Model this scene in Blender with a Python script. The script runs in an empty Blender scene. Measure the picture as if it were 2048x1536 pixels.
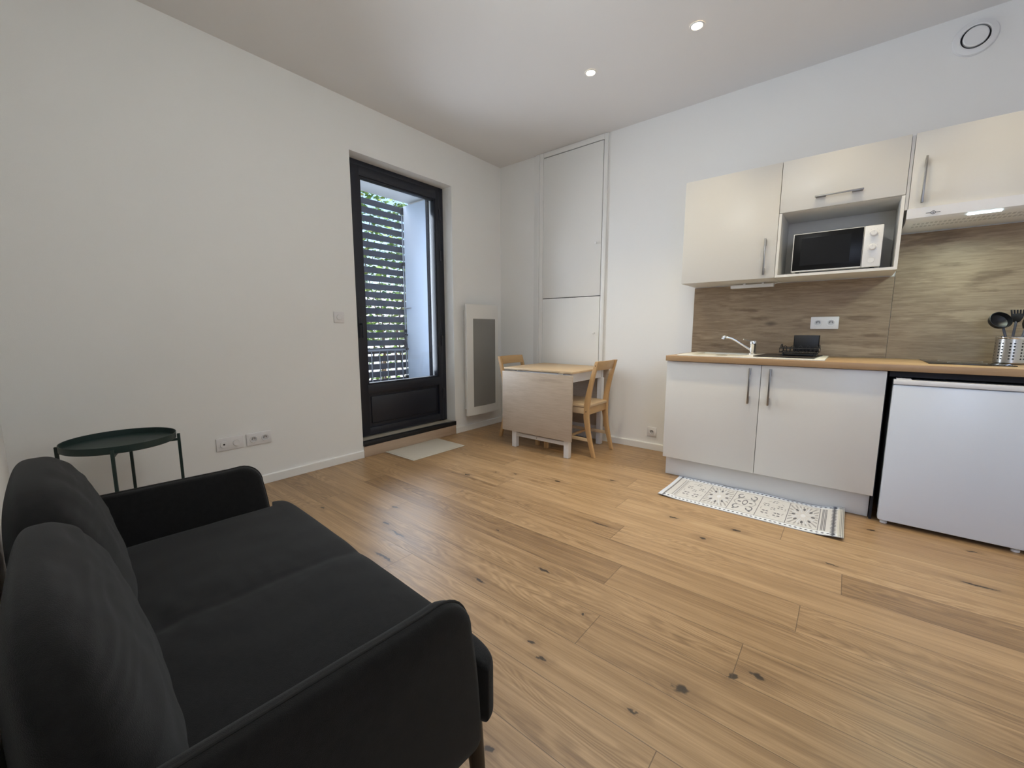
import bpy, bmesh, math, random
import numpy as np
from mathutils import Vector, Matrix, noise
R = math.radians
C = bpy.context.scene.collection
scene = bpy.context.scene

# ---------------------------------------------------------------- camera
cd = bpy.data.cameras.new('camera'); cam = bpy.data.objects.new('camera', cd); C.objects.link(cam)
cam.location = (3.15784, -3.64402, 1.08902)
cam.rotation_euler = (R(90 - 7.49685), 0, R(39.3671))
cd.sensor_width = 36; cd.lens = 36 * 820.774 / 2048; cd.clip_start = .01; cd.clip_end = 200
scene.camera = cam
# ---------------------------------------------------------------- view and sky
vs = scene.view_settings
vs.view_transform = 'Standard'; vs.look = 'None'; vs.gamma = 1; vs.use_curve_mapping = False
vs.exposure = 0.75
w = bpy.data.worlds.new('sky'); scene.world = w; w.use_nodes = True
nt = w.node_tree; bg = nt.nodes['Background']
sky = nt.nodes.new('ShaderNodeTexSky'); sky.sky_type = 'NISHITA'; sky.sun_disc = False
sky.sun_elevation = R(42); sky.sun_rotation = R(200); sky.air_density = 1.0; sky.dust_density = 1.5
nt.links.new(sky.outputs[0], bg.inputs[0]); bg.inputs[1].default_value = 0.28

def light(name, kind, loc, energy, color, rot=(0, 0, 0), **kw):
    d = bpy.data.lights.new(name, kind); d.energy = energy; d.color = color
    for k, v in kw.items(): setattr(d, k, v)
    o = bpy.data.objects.new(name, d); C.objects.link(o); o.location = loc; o.rotation_euler = rot
    return o
# sun stands high behind the building and lights the garden only
light('sun', 'SUN', (4, 3, 8), 5.0, (1, .95, .87), (R(35), 0, R(115)), angle=R(.6))
# daylight entering by the balcony door and by a window added behind the camera
light('door_daylight', 'AREA', (-.24, -1.25, 1.45), 14, (.90, .95, 1.0), (0, R(-90), 0), shape='RECTANGLE', size=1.6, size_y=.78, spread=R(145))
light('added_window_light', 'AREA', (4.05, -3.80, 1.62), 6.5, (.34, .52, 1.0), (R(90), 0, 0), shape='RECTANGLE', size=.98, size_y=1.2)
CEIL = 2.866
SPOTS = [(1.605, -.888), (2.306, -.888), (3.007, -.888), (3.708, -.888), (1.605, -1.95), (2.306, -1.95)]  # first two are in view; the others are added to light the room
SPOT_W = (22, 28); LAMP_W = 14.5

# ---------------------------------------------------------------- materials
def new_mat(name):
    m = bpy.data.materials.new(name); m.use_nodes = True
    return m, m.node_tree, m.node_tree.nodes['Principled BSDF']
def mat(name, col, rough=.5, metal=0, spec=.5, bump=0, bscale=200, coat=0, var=0, vscale=3, emis=None, es=0, sheen=0):
    m, nt, b = new_mat(name)
    b.inputs['Base Color'].default_value = (*col, 1); b.inputs['Roughness'].default_value = rough
    b.inputs['Metallic'].default_value = metal; b.inputs['Specular IOR Level'].default_value = spec
    b.inputs['Coat Weight'].default_value = coat; b.inputs['Sheen Weight'].default_value = sheen
    if emis: b.inputs['Emission Color'].default_value = (*emis, 1); b.inputs['Emission Strength'].default_value = es
    tc = nt.nodes.new('ShaderNodeTexCoord')
    if bump:
        n = nt.nodes.new('ShaderNodeTexNoise'); n.inputs['Scale'].default_value = bscale; n.inputs['Detail'].default_value = 3
        bp = nt.nodes.new('ShaderNodeBump'); bp.inputs['Strength'].default_value = bump; bp.inputs['Distance'].default_value = .002
        nt.links.new(tc.outputs['Object'], n.inputs[0]); nt.links.new(n.outputs[0], bp.inputs['Height']); nt.links.new(bp.outputs[0], b.inputs['Normal'])
    if var:
        n = nt.nodes.new('ShaderNodeTexNoise'); n.inputs['Scale'].default_value = vscale; n.inputs['Detail'].default_value = 5
        mx = nt.nodes.new('ShaderNodeMix'); mx.data_type = 'RGBA'
        mx.inputs[6].default_value = (*[c * (1 - var) for c in col], 1); mx.inputs[7].default_value = (*[min(1, c * (1 + var)) for c in col], 1)
        nt.links.new(tc.outputs['Object'], n.inputs[0]); nt.links.new(n.outputs[0], mx.inputs[0]); nt.links.new(mx.outputs[2], b.inputs['Base Color'])
    return m

class NG:
    """tiny helper for building math graphs"""
    def __init__(s, nt): s.nt = nt
    def put(s, sock, v):
        if isinstance(v, (int, float)): sock.default_value = v
        elif isinstance(v, tuple): sock.default_value = v
        else: s.nt.links.new(v, sock)
    def m(s, op, a, b=0.0, c=0.0):
        n = s.nt.nodes.new('ShaderNodeMath'); n.operation = op
        s.put(n.inputs[0], a); s.put(n.inputs[1], b); s.put(n.inputs[2], c); return n.outputs[0]
    def vec(s, x, y, z=0.0):
        n = s.nt.nodes.new('ShaderNodeCombineXYZ'); s.put(n.inputs[0], x); s.put(n.inputs[1], y); s.put(n.inputs[2], z); return n.outputs[0]
    def sep(s, v):
        n = s.nt.nodes.new('ShaderNodeSeparateXYZ'); s.nt.links.new(v, n.inputs[0]); return n.outputs
    def noise(s, v, scale=1.0, detail=3.0, rough=.5):
        n = s.nt.nodes.new('ShaderNodeTexNoise'); n.inputs['Scale'].default_value = scale; n.inputs['Detail'].default_value = detail
        n.inputs['Roughness'].default_value = rough
        s.nt.links.new(v, n.inputs[0]); return n.outputs[0]
    def ramp(s, f, stops):
        n = s.nt.nodes.new('ShaderNodeValToRGB'); e = n.color_ramp.elements
        e[0].position, e[0].color = stops[0][0], (*stops[0][1], 1); e[1].position, e[1].color = stops[-1][0], (*stops[-1][1], 1)
        for p_, c_ in stops[1:-1]: x = e.new(p_); x.color = (*c_, 1)
        s.nt.links.new(f, n.inputs[0]); return n.outputs[0]
    def mix(s, f, a, b, mode='MIX'):
        n = s.nt.nodes.new('ShaderNodeMix'); n.data_type = 'RGBA'; n.blend_type = mode
        s.put(n.inputs[0], f); s.put(n.inputs[6], a); s.put(n.inputs[7], b); return n.outputs[2]
    def mapr(s, v, a, b, c=0.0, d=1.0):
        n = s.nt.nodes.new('ShaderNodeMapRange'); n.interpolation_type = 'SMOOTHSTEP'
        s.put(n.inputs[0], v); s.put(n.inputs[1], a); s.put(n.inputs[2], b); s.put(n.inputs[3], c); s.put(n.inputs[4], d); return n.outputs[0]

def wood(name, dark, lite, axis=0, ring=9.0, sx=.9, sy=11.0, rough=.45, knots=0.0, contrast=1.0):
    """straight grained wood running along one object axis"""
    m, nt, b = new_mat(name); g = NG(nt)
    tc = nt.nodes.new('ShaderNodeTexCoord'); s = g.sep(tc.outputs['Object'])
    L = s[axis]; o = [s[i] for i in range(3) if i != axis]
    a = g.m('MULTIPLY', L, sx); p1 = g.m('MULTIPLY', o[0], sy); p2 = g.m('MULTIPLY', o[1], sy)
    v = g.vec(a, p1, p2)
    n1 = g.noise(v, 1.0, 5, .6)
    n2 = g.noise(g.vec(g.m('MULTIPLY', L, sx * 4), g.m('MULTIPLY', o[0], sy * 11), g.m('MULTIPLY', o[1], sy * 11)), 1.0, 4, .6)
    rings = g.m('SINE', g.m('MULTIPLY', n1, ring * 6.283))
    f = g.m('ADD', g.m('MULTIPLY', n1, .55), g.m('ADD', g.m('MULTIPLY', n2, .35), g.m('MULTIPLY', rings, .06)))
    col = g.ramp(f, [(.5 - .28 / contrast, dark), (.5 + .22 / contrast, lite)])
    if knots:
        vo = nt.nodes.new('ShaderNodeTexVoronoi'); vo.inputs['Scale'].default_value = knots
        nt.links.new(g.vec(g.m('MULTIPLY', L, 1.0), g.m('MULTIPLY', o[0], 2.2), g.m('MULTIPLY', o[1], 2.2)), vo.inputs['Vector'])
        k = g.mapr(vo.outputs['Distance'], .03, .16, 1, 0)
        col = g.mix(g.m('MULTIPLY', k, .65), col, (*[c * .35 for c in dark], 1))
    nt.links.new(col, b.inputs['Base Color']); b.inputs['Roughness'].default_value = rough
    return m

M = {}
M['wall'] = mat('wall_paint', (.87, .865, .845), .7, bump=.15, bscale=300, var=.015, vscale=1.5)
M['ceil'] = mat('ceiling_paint', (.80, .785, .775), .8, bump=.1, bscale=250, var=.01)
M['trim'] = mat('satin_white_trim', (.86, .85, .82), .4)
M['gloss'] = mat('gloss_white_lacquer', (.72, .70, .655), .35)
M['carcass'] = mat('white_melamine', (.78, .77, .74), .45, bump=.05)
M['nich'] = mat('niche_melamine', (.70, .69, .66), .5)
M['white'] = mat('white_plastic', (.82, .82, .82), .3)
M['fridge'] = mat('fridge_enamel', (.74, .79, .86), .28, bump=.12, bscale=500)
M['anth'] = mat('anthracite_aluminium', (.012, .0145, .024), .42, bump=.04, bscale=900)
M['black'] = mat('black_plastic', (.008, .008, .010), .45)
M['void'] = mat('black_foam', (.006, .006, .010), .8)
M['glassblk'] = mat('black_ceramic_glass', (.01, .01, .011), .06)
M['screen'] = mat('black_oven_glass', (.006, .006, .007), .3, spec=.2)
M['chrome'] = mat('chrome', (.75, .76, .78), .12, 1)
M['steel'] = mat('brushed_steel', (.50, .49, .47), .32, 1, bump=.1, bscale=300)
M['handle'] = mat('satin_nickel', (.30, .29, .28), .35, 1)
M['green'] = mat('dark_green_metal', (.012, .030, .027), .5, bump=.08, bscale=600)
M['sofa'] = mat('charcoal_fabric', (.0108, .0105, .0103), .95, spec=.15, bump=.5, bscale=900, var=.38, vscale=70, sheen=.12)
M['piping'] = mat('charcoal_piping', (.026, .025, .024), .9, spec=.2)
M['legwood'] = mat('black_stained_wood', (.010, .007, .006), .4)
M['plinth'] = mat('kickboard', (.70, .69, .67), .4, bump=.1, bscale=60)
M['heater'] = mat('heater_enamel', (.80, .785, .75), .4)
M['sink'] = mat('cream_composite', (.82, .80, .72), .3)
M['metalgrey'] = mat('grey_slat_metal', (.085, .09, .115), .5)
M['shutter'] = mat('white_shutter', (.66, .76, .90), .5)
M['rail'] = mat('pale_grey_rail', (.35, .38, .44), .4, .3)
M['stone'] = mat('pale_render', (.70, .70, .70), .85, bump=.3, bscale=40)
M['pave'] = mat('garden_paving', (.60, .58, .55), .85, var=.2, vscale=2)
M['rug'] = mat('cream_rubber_mat', (.52, .475, .40), .9, bump=.6, bscale=500)
M['rugedge'] = mat('cream_mat_binding', (.60, .56, .49), .8)
M['seal'] = mat('sill_stone', (.40, .36, .29), .5)
M['plywhite'] = mat('white_painted_wood', (.80, .79, .78), .4)
M['outlet'] = mat('outlet_plastic', (.79, .775, .775), .35)
M['socket_in'] = mat('socket_recess', (.62, .62, .63), .4)
M['dark'] = mat('dark_hole', (.02, .018, .018), .7)
M['led'] = mat('led_tube', (.9, .95, 1), .4, emis=(.70, .92, 1.0), es=6)
M['bulb'] = mat('spot_bulb', (1, .9, .7), .4, emis=(1, .76, .42), es=28)
M['dome'] = mat('fill_globe_diffuser', (.9, .9, .9), .4, emis=(.94, 1.0, 1.0), es=LAMP_W)
M['pine'] = wood('pine', (.50, .29, .12), (.66, .43, .21), 2, ring=3, sx=1.5, sy=14, rough=.45)
M['pinex'] = wood('pine_board', (.54, .38, .215), (.70, .53, .34), 0, ring=3, sx=1.2, sy=9, rough=.45)
M['piney'] = wood('pine_rail', (.50, .30, .13), (.66, .44, .22), 1, ring=3, sx=1.2, sy=12, rough=.45)
M['leaf'] = wood('greyed_oak_board', (.38, .295, .22), (.60, .50, .395), 0, ring=3, sx=1.6, sy=8, rough=.5, contrast=1.1)
M['worktop'] = wood('oak_laminate', (.36, .22, .11), (.50, .33, .18), 0, ring=2, sx=1.0, sy=14, rough=.4)
M['splash'] = wood('oak_splashback', (.165, .108, .062), (.43, .325, .215), 0, ring=5, sx=1.8, sy=9, rough=.5, knots=2.6, contrast=1.3)
M['riser'] = wood('oak_riser', (.44, .32, .23), (.57, .44, .33), 1, ring=2, sx=1.0, sy=12, rough=.45)

def grille_mat():
    m, nt, b = new_mat('perforated_grey_grille'); g = NG(nt)
    tc = nt.nodes.new('ShaderNodeTexCoord'); s = g.sep(tc.outputs['Object'])
    a = g.m('SINE', g.m('MULTIPLY', s[1], 900)); c = g.m('SINE', g.m('MULTIPLY', s[2], 900))
    f = g.mapr(g.m('MULTIPLY', a, c), .1, .6)
    nt.links.new(g.mix(f, (.27, .26, .245, 1), (.15, .145, .14, 1)), b.inputs['Base Color']); b.inputs['Roughness'].default_value = .5
    return m
M['grille'] = grille_mat()

def perf_mat():
    m, nt, b = new_mat('perforated_steel'); g = NG(nt)
    tc = nt.nodes.new('ShaderNodeTexCoord'); s = g.sep(tc.outputs['Object'])
    ang = g.m('ARCTAN2', s[1], s[0]); u = g.m('MULTIPLY', ang, 26 / 6.2832); v = g.m('DIVIDE', s[2], .0165)
    fu = g.m('SUBTRACT', g.m('FRACT', u), .5); fv = g.m('SUBTRACT', g.m('FRACT', v), .5)
    d = g.m('SQRT', g.m('ADD', g.m('MULTIPLY', fu, fu), g.m('MULTIPLY', fv, fv)))
    h = g.mapr(d, .24, .30, 1, 0)
    zz = g.m('MULTIPLY', g.m('GREATER_THAN', s[2], .022), g.m('LESS_THAN', s[2], .122))
    colm = g.m('GREATER_THAN', g.m('FRACT', g.m('MULTIPLY', ang, 26 / 6.2832 / 3)), .3334)
    h = g.m('MULTIPLY', h, g.m('MULTIPLY', zz, colm))
    nt.links.new(g.mix(h, (.55, .54, .52, 1), (.01, .01, .01, 1)), b.inputs['Base Color'])
    nt.links.new(g.m('SUBTRACT', 1.0, h), b.inputs['Metallic']); b.inputs['Roughness'].default_value = .25
    return m
M['perf'] = perf_mat()

def glass_mat():
    m = bpy.data.materials.new('window_glass'); m.use_nodes = True; nt = m.node_tree; nt.nodes.remove(nt.nodes['Principled BSDF'])
    t = nt.nodes.new('ShaderNodeBsdfTransparent'); t.inputs[0].default_value = (.93, .96, 1, 1)
    gl = nt.nodes.new('ShaderNodeBsdfGlossy'); gl.inputs['Roughness'].default_value = .02
    fr = nt.nodes.new('ShaderNodeFresnel'); fr.inputs[0].default_value = 1.35
    mx = nt.nodes.new('ShaderNodeMixShader')
    nt.links.new(fr.outputs[0], mx.inputs[0]); nt.links.new(t.outputs[0], mx.inputs[1]); nt.links.new(gl.outputs[0], mx.inputs[2])
    nt.links.new(mx.outputs[0], nt.nodes['Material Output'].inputs[0]); return m
M['glass'] = glass_mat()

def leaf_mat():
    m, nt, b = new_mat('hedge_leaves'); g = NG(nt)
    tc = nt.nodes.new('ShaderNodeTexCoord')
    n = g.noise(tc.outputs['Object'], 9, 3); col = g.ramp(n, [(.32, (.05, .12, .02)), (.5, (.16, .30, .05)), (.62, (.42, .55, .14)), (.72, (.45, .28, .15))])
    nt.links.new(col, b.inputs['Base Color']); b.inputs['Roughness'].default_value = .5
    return m
M['hedge'] = leaf_mat()
M['twig'] = mat('hedge_twigs', (.16, .10, .06), .8)

KNOTS = [(.72, -2.52, .03, .01), (1.75, -2.05, .03, .008), (2.846, -2.447, .042, .026), (3.02, -2.245, .034, .022), (2.958, -2.295, .018, .022), (2.45, -2.343, .020, .013), (1.2, -2.39, .05, .016), (1.35, -2.42, .11, .012),
         (1.06, -2.23, .02, .014), (1.5, -2.60, .12, .014), (.99, -1.54, .035, .016), (2.16, -2.2, .07, .014), (1.99, -2.44, .06, .014),
         (1.6, -1.22, .05, .016), (2.45, -2.62, .024, .013), (2.38, -2.585, .020, .009), (2.77, -2.61, .028, .011), (2.64, -1.43, .030, .018), (2.76, -1.22, .040, .016),
         (2.44, -1.28, .045, .014), (3.17, -1.31, .055, .010), (3.67, -1.11, .10, .014), (2.14, -1.63, .10, .010), (3.33, -.75, .03, .01), (3.72, -.72, .03, .01),
         (2.51, -2.955, .018, .012), (1.12, -1.36, .02, .012), (1.26, -1.3, .02, .012), (1.9, -.95, .03, .012)]
def floor_mat():
    m, nt, b = new_mat('oak_plank_floor'); g = NG(nt)
    uv = nt.nodes.new('ShaderNodeUVMap'); uv.uv_map = 'plank'; s = g.sep(uv.outputs[0])       # u, v in metres inside the plank
    ui = nt.nodes.new('ShaderNodeUVMap'); ui.uv_map = 'ident'; t = g.sep(ui.outputs[0])       # tone, random number
    ul = nt.nodes.new('ShaderNodeUVMap'); ul.uv_map = 'length'; l = g.sep(ul.outputs[0])      # distance from the joint, plank length
    off = g.m('MULTIPLY', t[1], 37.0)
    # cathedral figure: sheared slow field, sliced in rings
    lo = g.noise(g.vec(g.m('ADD', g.m('MULTIPLY', s[0], .9), off), g.m('MULTIPLY', s[1], 5.5), off), 1.0, 2.5, .45)
    wob = g.noise(g.vec(g.m('MULTIPLY', s[0], 14), g.m('MULTIPLY', s[1], 40), off), 1.0, 2, .5)
    ring = g.m('SINE', g.m('ADD', g.m('MULTIPLY', lo, 190.0), g.m('MULTIPLY', wob, 6.0)))
    fine = g.noise(g.vec(g.m('ADD', g.m('MULTIPLY', s[0], 5.0), off), g.m('MULTIPLY', s[1], 210), off), 1.0, 3, .6)
    mid = g.noise(g.vec(g.m('ADD', g.m('MULTIPLY', s[0], 1.3), off), g.m('MULTIPLY', s[1], 26), 3.3), 1.0, 4, .6)
    amp = g.mapr(g.noise(g.vec(g.m('ADD', g.m('MULTIPLY', s[0], 1.1), off), g.m('MULTIPLY', s[1], 6), 9.1), 1.0, 1), .40, .62)
    mid2 = g.noise(g.vec(g.m('ADD', g.m('MULTIPLY', s[0], 2.2), off), g.m('MULTIPLY', s[1], 75), 7.7), 1.0, 4, .6)
    f = g.m('ADD', g.m('MULTIPLY', mid, .42), g.m('ADD', g.m('MULTIPLY', fine, .26), g.m('MULTIPLY', mid2, .24)))
    f = g.m('ADD', f, g.m('MULTIPLY', g.m('MULTIPLY', ring, amp), .055))
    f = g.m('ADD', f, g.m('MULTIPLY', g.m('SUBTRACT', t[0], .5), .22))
    col = g.ramp(f, [(.24, (.145, .078, .034)), (.42, (.30, .180, .084)), (.56, (.425, .268, .135)), (.74, (.56, .385, .215))])
    # knots and cracks where the photograph has them
    tc = nt.nodes.new('ShaderNodeTexCoord'); P = tc.outputs['Object']
    warp = g.noise(P, 24, 4, .6); warp2 = g.m('MULTIPLY', g.m('SUBTRACT', warp, .5), .085)
    px = g.sep(P); kk = None; halo = None
    for (x, y, a, c) in KNOTS:
        dx = g.m('DIVIDE', g.m('ADD', g.m('SUBTRACT', px[0], x), warp2), a); dy = g.m('DIVIDE', g.m('ADD', g.m('SUBTRACT', px[1], y), g.m('MULTIPLY', warp2, .45)), c)
        d = g.m('SQRT', g.m('ADD', g.m('MULTIPLY', dx, dx), g.m('MULTIPLY', dy, dy)))
        kk = d if kk is None else g.m('MINIMUM', kk, d)
    core = g.mapr(kk, .35, .75, 1, 0); halo = g.mapr(kk, .5, 3.0, 1, 0)
    col = g.mix(g.m('MULTIPLY', halo, .30), col, (.11, .055, .022, 1)); col = g.mix(g.m('MULTIPLY', core, .93), col, (.020, .011, .006, 1))
    # joints between boards
    e1 = g.m('MINIMUM', s[1], g.m('SUBTRACT', .1865, s[1])); e2 = g.m('MINIMUM', l[0], g.m('SUBTRACT', l[1], l[0]))
    gap = g.mapr(g.m('MINIMUM', e1, g.m('MULTIPLY', e2, .9)), .0005, .0017, 1, 0)
    col = g.mix(g.m('MULTIPLY', gap, .72), col, (.06, .032, .016, 1))
    nt.links.new(col, b.inputs['Base Color'])
    nt.links.new(g.m('ADD', .30, g.m('MULTIPLY', mid, .16)), b.inputs['Roughness']); b.inputs['Specular IOR Level'].default_value = .65
    bp = nt.nodes.new('ShaderNodeBump'); bp.inputs['Strength'].default_value = .25; bp.inputs['Distance'].default_value = .001
    nt.links.new(g.m('SUBTRACT', g.m('MULTIPLY', fine, .4), gap), bp.inputs['Height']); nt.links.new(bp.outputs[0], b.inputs['Normal'])
    return m
M['floor'] = floor_mat()

def vcol_mat(name, attr, rough):
    m, nt, b = new_mat(name); a = nt.nodes.new('ShaderNodeAttribute'); a.attribute_name = attr
    nt.links.new(a.outputs['Color'], b.inputs['Base Color']); b.inputs['Roughness'].default_value = rough; return m

# ---------------------------------------------------------------- mesh helpers
class MB:
    def __init__(s): s.bm = bmesh.new()
    def box(s, x0, x1, y0, y1, z0, z1, bev=0, seg=2, mx=None):
        r = bmesh.ops.create_cube(s.bm, size=1)['verts']
        for v in r: v.co = Vector(((x0 + x1) / 2 + v.co.x * (x1 - x0), (y0 + y1) / 2 + v.co.y * (y1 - y0), (z0 + z1) / 2 + v.co.z * (z1 - z0)))
        if mx: bmesh.ops.transform(s.bm, matrix=mx, verts=r)
        if bev:
            ed = list({e for v in r for e in v.link_edges})
            bmesh.ops.bevel(s.bm, geom=ed, offset=bev, segments=seg, affect='EDGES', profile=.5)
        return s
    def prism(s, pts, axis, a, b, bev=0):
        """polygon pts in the plane of the other two axes, extruded from a to b along axis"""
        def mk(p, t):
            q = list(p); q.insert(axis, t); return Vector(q)
        v0 = [s.bm.verts.new(mk(p, a)) for p in pts]; v1 = [s.bm.verts.new(mk(p, b)) for p in pts]
        n = len(pts); fs = [s.bm.faces.new(v0[::-1]), s.bm.faces.new(v1)]
        for i in range(n): fs.append(s.bm.faces.new((v0[i], v0[(i + 1) % n], v1[(i + 1) % n], v1[i])))
        bmesh.ops.recalc_face_normals(s.bm, faces=fs)
        if bev:
            ed = [e for f in fs[:2] for e in f.edges]; bmesh.ops.bevel(s.bm, geom=list(set(ed)), offset=bev, segments=2, affect='EDGES', profile=.5)
        return s
    def tube(s, pts, r, seg=12, cap=True):
        pts = [Vector(p) for p in pts]; rs = r if isinstance(r, (list, tuple)) else [r] * len(pts); rings = []; up = None
        for i, p in enumerate(pts):
            d = (pts[min(i + 1, len(pts) - 1)] - pts[max(i - 1, 0)]).normalized()
            if up is None: up = d.orthogonal().normalized()
            else: up = (up - d * up.dot(d)).normalized()
            sd = d.cross(up)
            rings.append([s.bm.verts.new(p + (up * math.cos(6.28318 * k / seg) + sd * math.sin(6.28318 * k / seg)) * rs[i]) for k in range(seg)])
        fs = []
        for a, b in zip(rings, rings[1:]):
            for k in range(seg): fs.append(s.bm.faces.new((a[k], a[(k + 1) % seg], b[(k + 1) % seg], b[k])))
        if cap: fs.append(s.bm.faces.new(rings[0][::-1])); fs.append(s.bm.faces.new(rings[-1]))
        bmesh.ops.recalc_face_normals(s.bm, faces=fs); return s
    def lathe(s, prof, c=(0, 0, 0), seg=40, axis='Z', close=False):
        """prof = (radius, height) pairs"""
        rot = {'Z': Matrix(), 'Y': Matrix.Rotation(R(90), 4, 'X'), 'X': Matrix.Rotation(R(90), 4, 'Y')}[axis]
        rings = []
        for (r, h) in prof:
            if r < 1e-6: rings.append([s.bm.verts.new(rot @ Vector((0, 0, h)) + Vector(c))])
            else: rings.append([s.bm.verts.new(rot @ Vector((r * math.cos(6.28318 * k / seg), r * math.sin(6.28318 * k / seg), h)) + Vector(c)) for k in range(seg)])
        if close: rings.append(rings[0])
        fs = []
        for a, b in zip(rings, rings[1:]):
            for k in range(seg):
                q = [a[k % len(a)], a[(k + 1) % seg % len(a)], b[(k + 1) % seg % len(b)], b[k % len(b)]]
                u = []
                for v in q:
                    if v not in u: u.append(v)
                if len(u) > 2:
                    try: fs.append(s.bm.faces.new(u))
                    except ValueError: pass
        bmesh.ops.recalc_face_normals(s.bm, faces=fs); return s
    def build(s, name, m, parent=None, origin=(0, 0, 0), ang=32, label=None):
        """vertices are authored in world space (or thing space when origin is zero)"""
        me = bpy.data.meshes.new(name)
        off = Vector(parent.location) if parent is not None and not parent.get('local') else Vector(origin)
        if parent is not None and parent.get('wp'): off = Vector(parent['wp'])
        for v in s.bm.verts: v.co -= off
        s.bm.to_mesh(me); s.bm.free()
        for p in me.polygons: p.use_smooth = True
        me.set_sharp_from_angle(angle=R(ang))
        if m: me.materials.append(m)
        o = bpy.data.objects.new(name, me); C.objects.link(o)
        if parent is not None: o.parent = parent; o['wp'] = tuple(off)
        else: o.location = off; o['wp'] = tuple(off)
        if label: o['label'] = label
        return o
def thing(name, label, cat, loc=(0, 0, 0), rz=0, group=None, local=False):
    o = bpy.data.objects.new(name, None); C.objects.link(o); o.location = loc; o.rotation_euler = (0, 0, rz); o.empty_display_size = .1
    o['label'] = label; o['category'] = cat
    o['wp'] = (0., 0., 0.) if local else tuple(loc)
    if group: o['group'] = group
    return o
def tag(o, label, cat, group=None):
    o['label'] = label; o['category'] = cat
    if group: o['group'] = group
    return o
def struct(o): o['kind'] = 'structure'; return o
def copy_tree(o, parent=None):
    c = o.copy(); C.objects.link(c); c.parent = parent
    for ch in list(o.children): copy_tree(ch, c)
    return c
def box(name, m, parent, *a, bev=0, **k):
    return MB().box(*a, bev=bev).build(name, m, parent, **k)

# ================================================================= THE ROOM
BACK = -3.71; RIGHT = 4.75
# floor, board by board
W_ = .1865; L_ = 1.9; Y0 = -.0695
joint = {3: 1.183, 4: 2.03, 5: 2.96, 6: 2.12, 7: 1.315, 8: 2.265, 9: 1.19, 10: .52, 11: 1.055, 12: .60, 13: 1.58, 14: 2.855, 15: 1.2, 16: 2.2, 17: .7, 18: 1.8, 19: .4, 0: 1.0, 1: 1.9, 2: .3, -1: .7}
tones = {(3, 0): .8, (3, 1): .75, (4, 0): .85, (4, -1): .7, (5, -1): .8, (6, -1): .75, (7, -1): .7, (10, 0): .12, (7, 1): .18, (12, -1): .22, (8, 0): .74, (9, 0): .52, (9, 1): .45, (6, 0): .92, (11, 0): .44, (12, 0): .42, (12, 1): .40, (13, 1): .44, (14, 0): .42, (14, 1): .46, (15, 1): .42, (5, 0): .92, (13, 0): .62, (11, 1): .36, (7, 0): .78, (5, 1): .7, (6, 1): .66, (8, 1): .5, (10, 1): .45}  # own board tones, plus door daylight painted into far rows, near rows darkened
bm = bmesh.new(); l1 = bm.loops.layers.uv.new('plank'); l2 = bm.loops.layers.uv.new('ident'); l3 = bm.loops.layers.uv.new('length')
rnd = random.Random(5)
for k in range(-1, 21):
    ya, yb = Y0 - W_ * k, Y0 - W_ * (k + 1)
    j = joint.get(k, rnd.uniform(0, L_)); ph = int(math.ceil((j + .2) / L_))
    for n in range(-3, 4):
        a, b = j + n * L_, j + (n + 1) * L_
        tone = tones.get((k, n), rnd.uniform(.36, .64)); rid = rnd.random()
        x0, x1 = max(a, -.02), min(b, RIGHT + .02)
        y0_, y1_ = min(ya, .02), max(yb, BACK - .02)
        if x1 <= x0 or y0_ <= y1_: continue
        vs_ = [bm.verts.new(p) for p in ((x0, y1_, 0), (x1, y1_, 0), (x1, y0_, 0), (x0, y0_, 0))]
        f = bm.faces.new(vs_)
        for lp in f.loops:
            x, y, _ = lp.vert.co
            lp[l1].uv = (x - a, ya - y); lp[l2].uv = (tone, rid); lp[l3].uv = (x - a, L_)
fl = MB(); fl.bm.free(); fl.bm = bm
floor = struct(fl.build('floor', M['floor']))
sub = MB().box(-.02, RIGHT + .1, BACK - .1, .1, -.12, -.004); struct(sub.build('trim_1', M['stone']))
struct(MB().box(-.12, RIGHT + .12, BACK - .12, .12, CEIL, CEIL + .2).build('ceiling', M['ceil']))
# left wall with the door opening
OY0, OY1, OZ1 = -1.808, -.737, 2.49
wl = MB(); T = -.62
wl.box(T, 0, BACK - .12, OY0, -.3, CEIL); wl.box(T, 0, OY1, .12, -.3, CEIL); wl.box(T, 0, OY0, OY1, OZ1, CEIL); wl.box(T, 0, OY0, OY1, -.3, .094)
# outer reveal is narrower and lower than the inner one
wl.box(T, -.205, OY0 - .01, -1.735, .09, OZ1 + .01); wl.box(T, -.205, -.795, OY1 + .01, .09, OZ1 + .01); wl.box(T, -.205, OY0, OY1, 2.425, OZ1 + .01)
struct(wl.build('wall_left', M['wall']))
struct(MB().box(-.0, RIGHT + .12, 0, .12, -.1, CEIL).build('wall_front', M['wall']))
WX0, WX1, WZ0, WZ1 = 3.55, 4.55, 1.0, 2.25
wb = MB(); wb.box(0, WX0, BACK - .12, BACK, -.1, CEIL); wb.box(WX1, RIGHT, BACK - .12, BACK, -.1, CEIL)
wb.box(WX0, WX1, BACK - .12, BACK, -.1, WZ0); wb.box(WX0, WX1, BACK - .12, BACK, WZ1, CEIL); struct(wb.build('wall_back', M['wall']))
struct(MB().box(RIGHT, RIGHT + .12, BACK - .12, .12, -.1, CEIL).build('wall_right', M['wall']))
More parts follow.
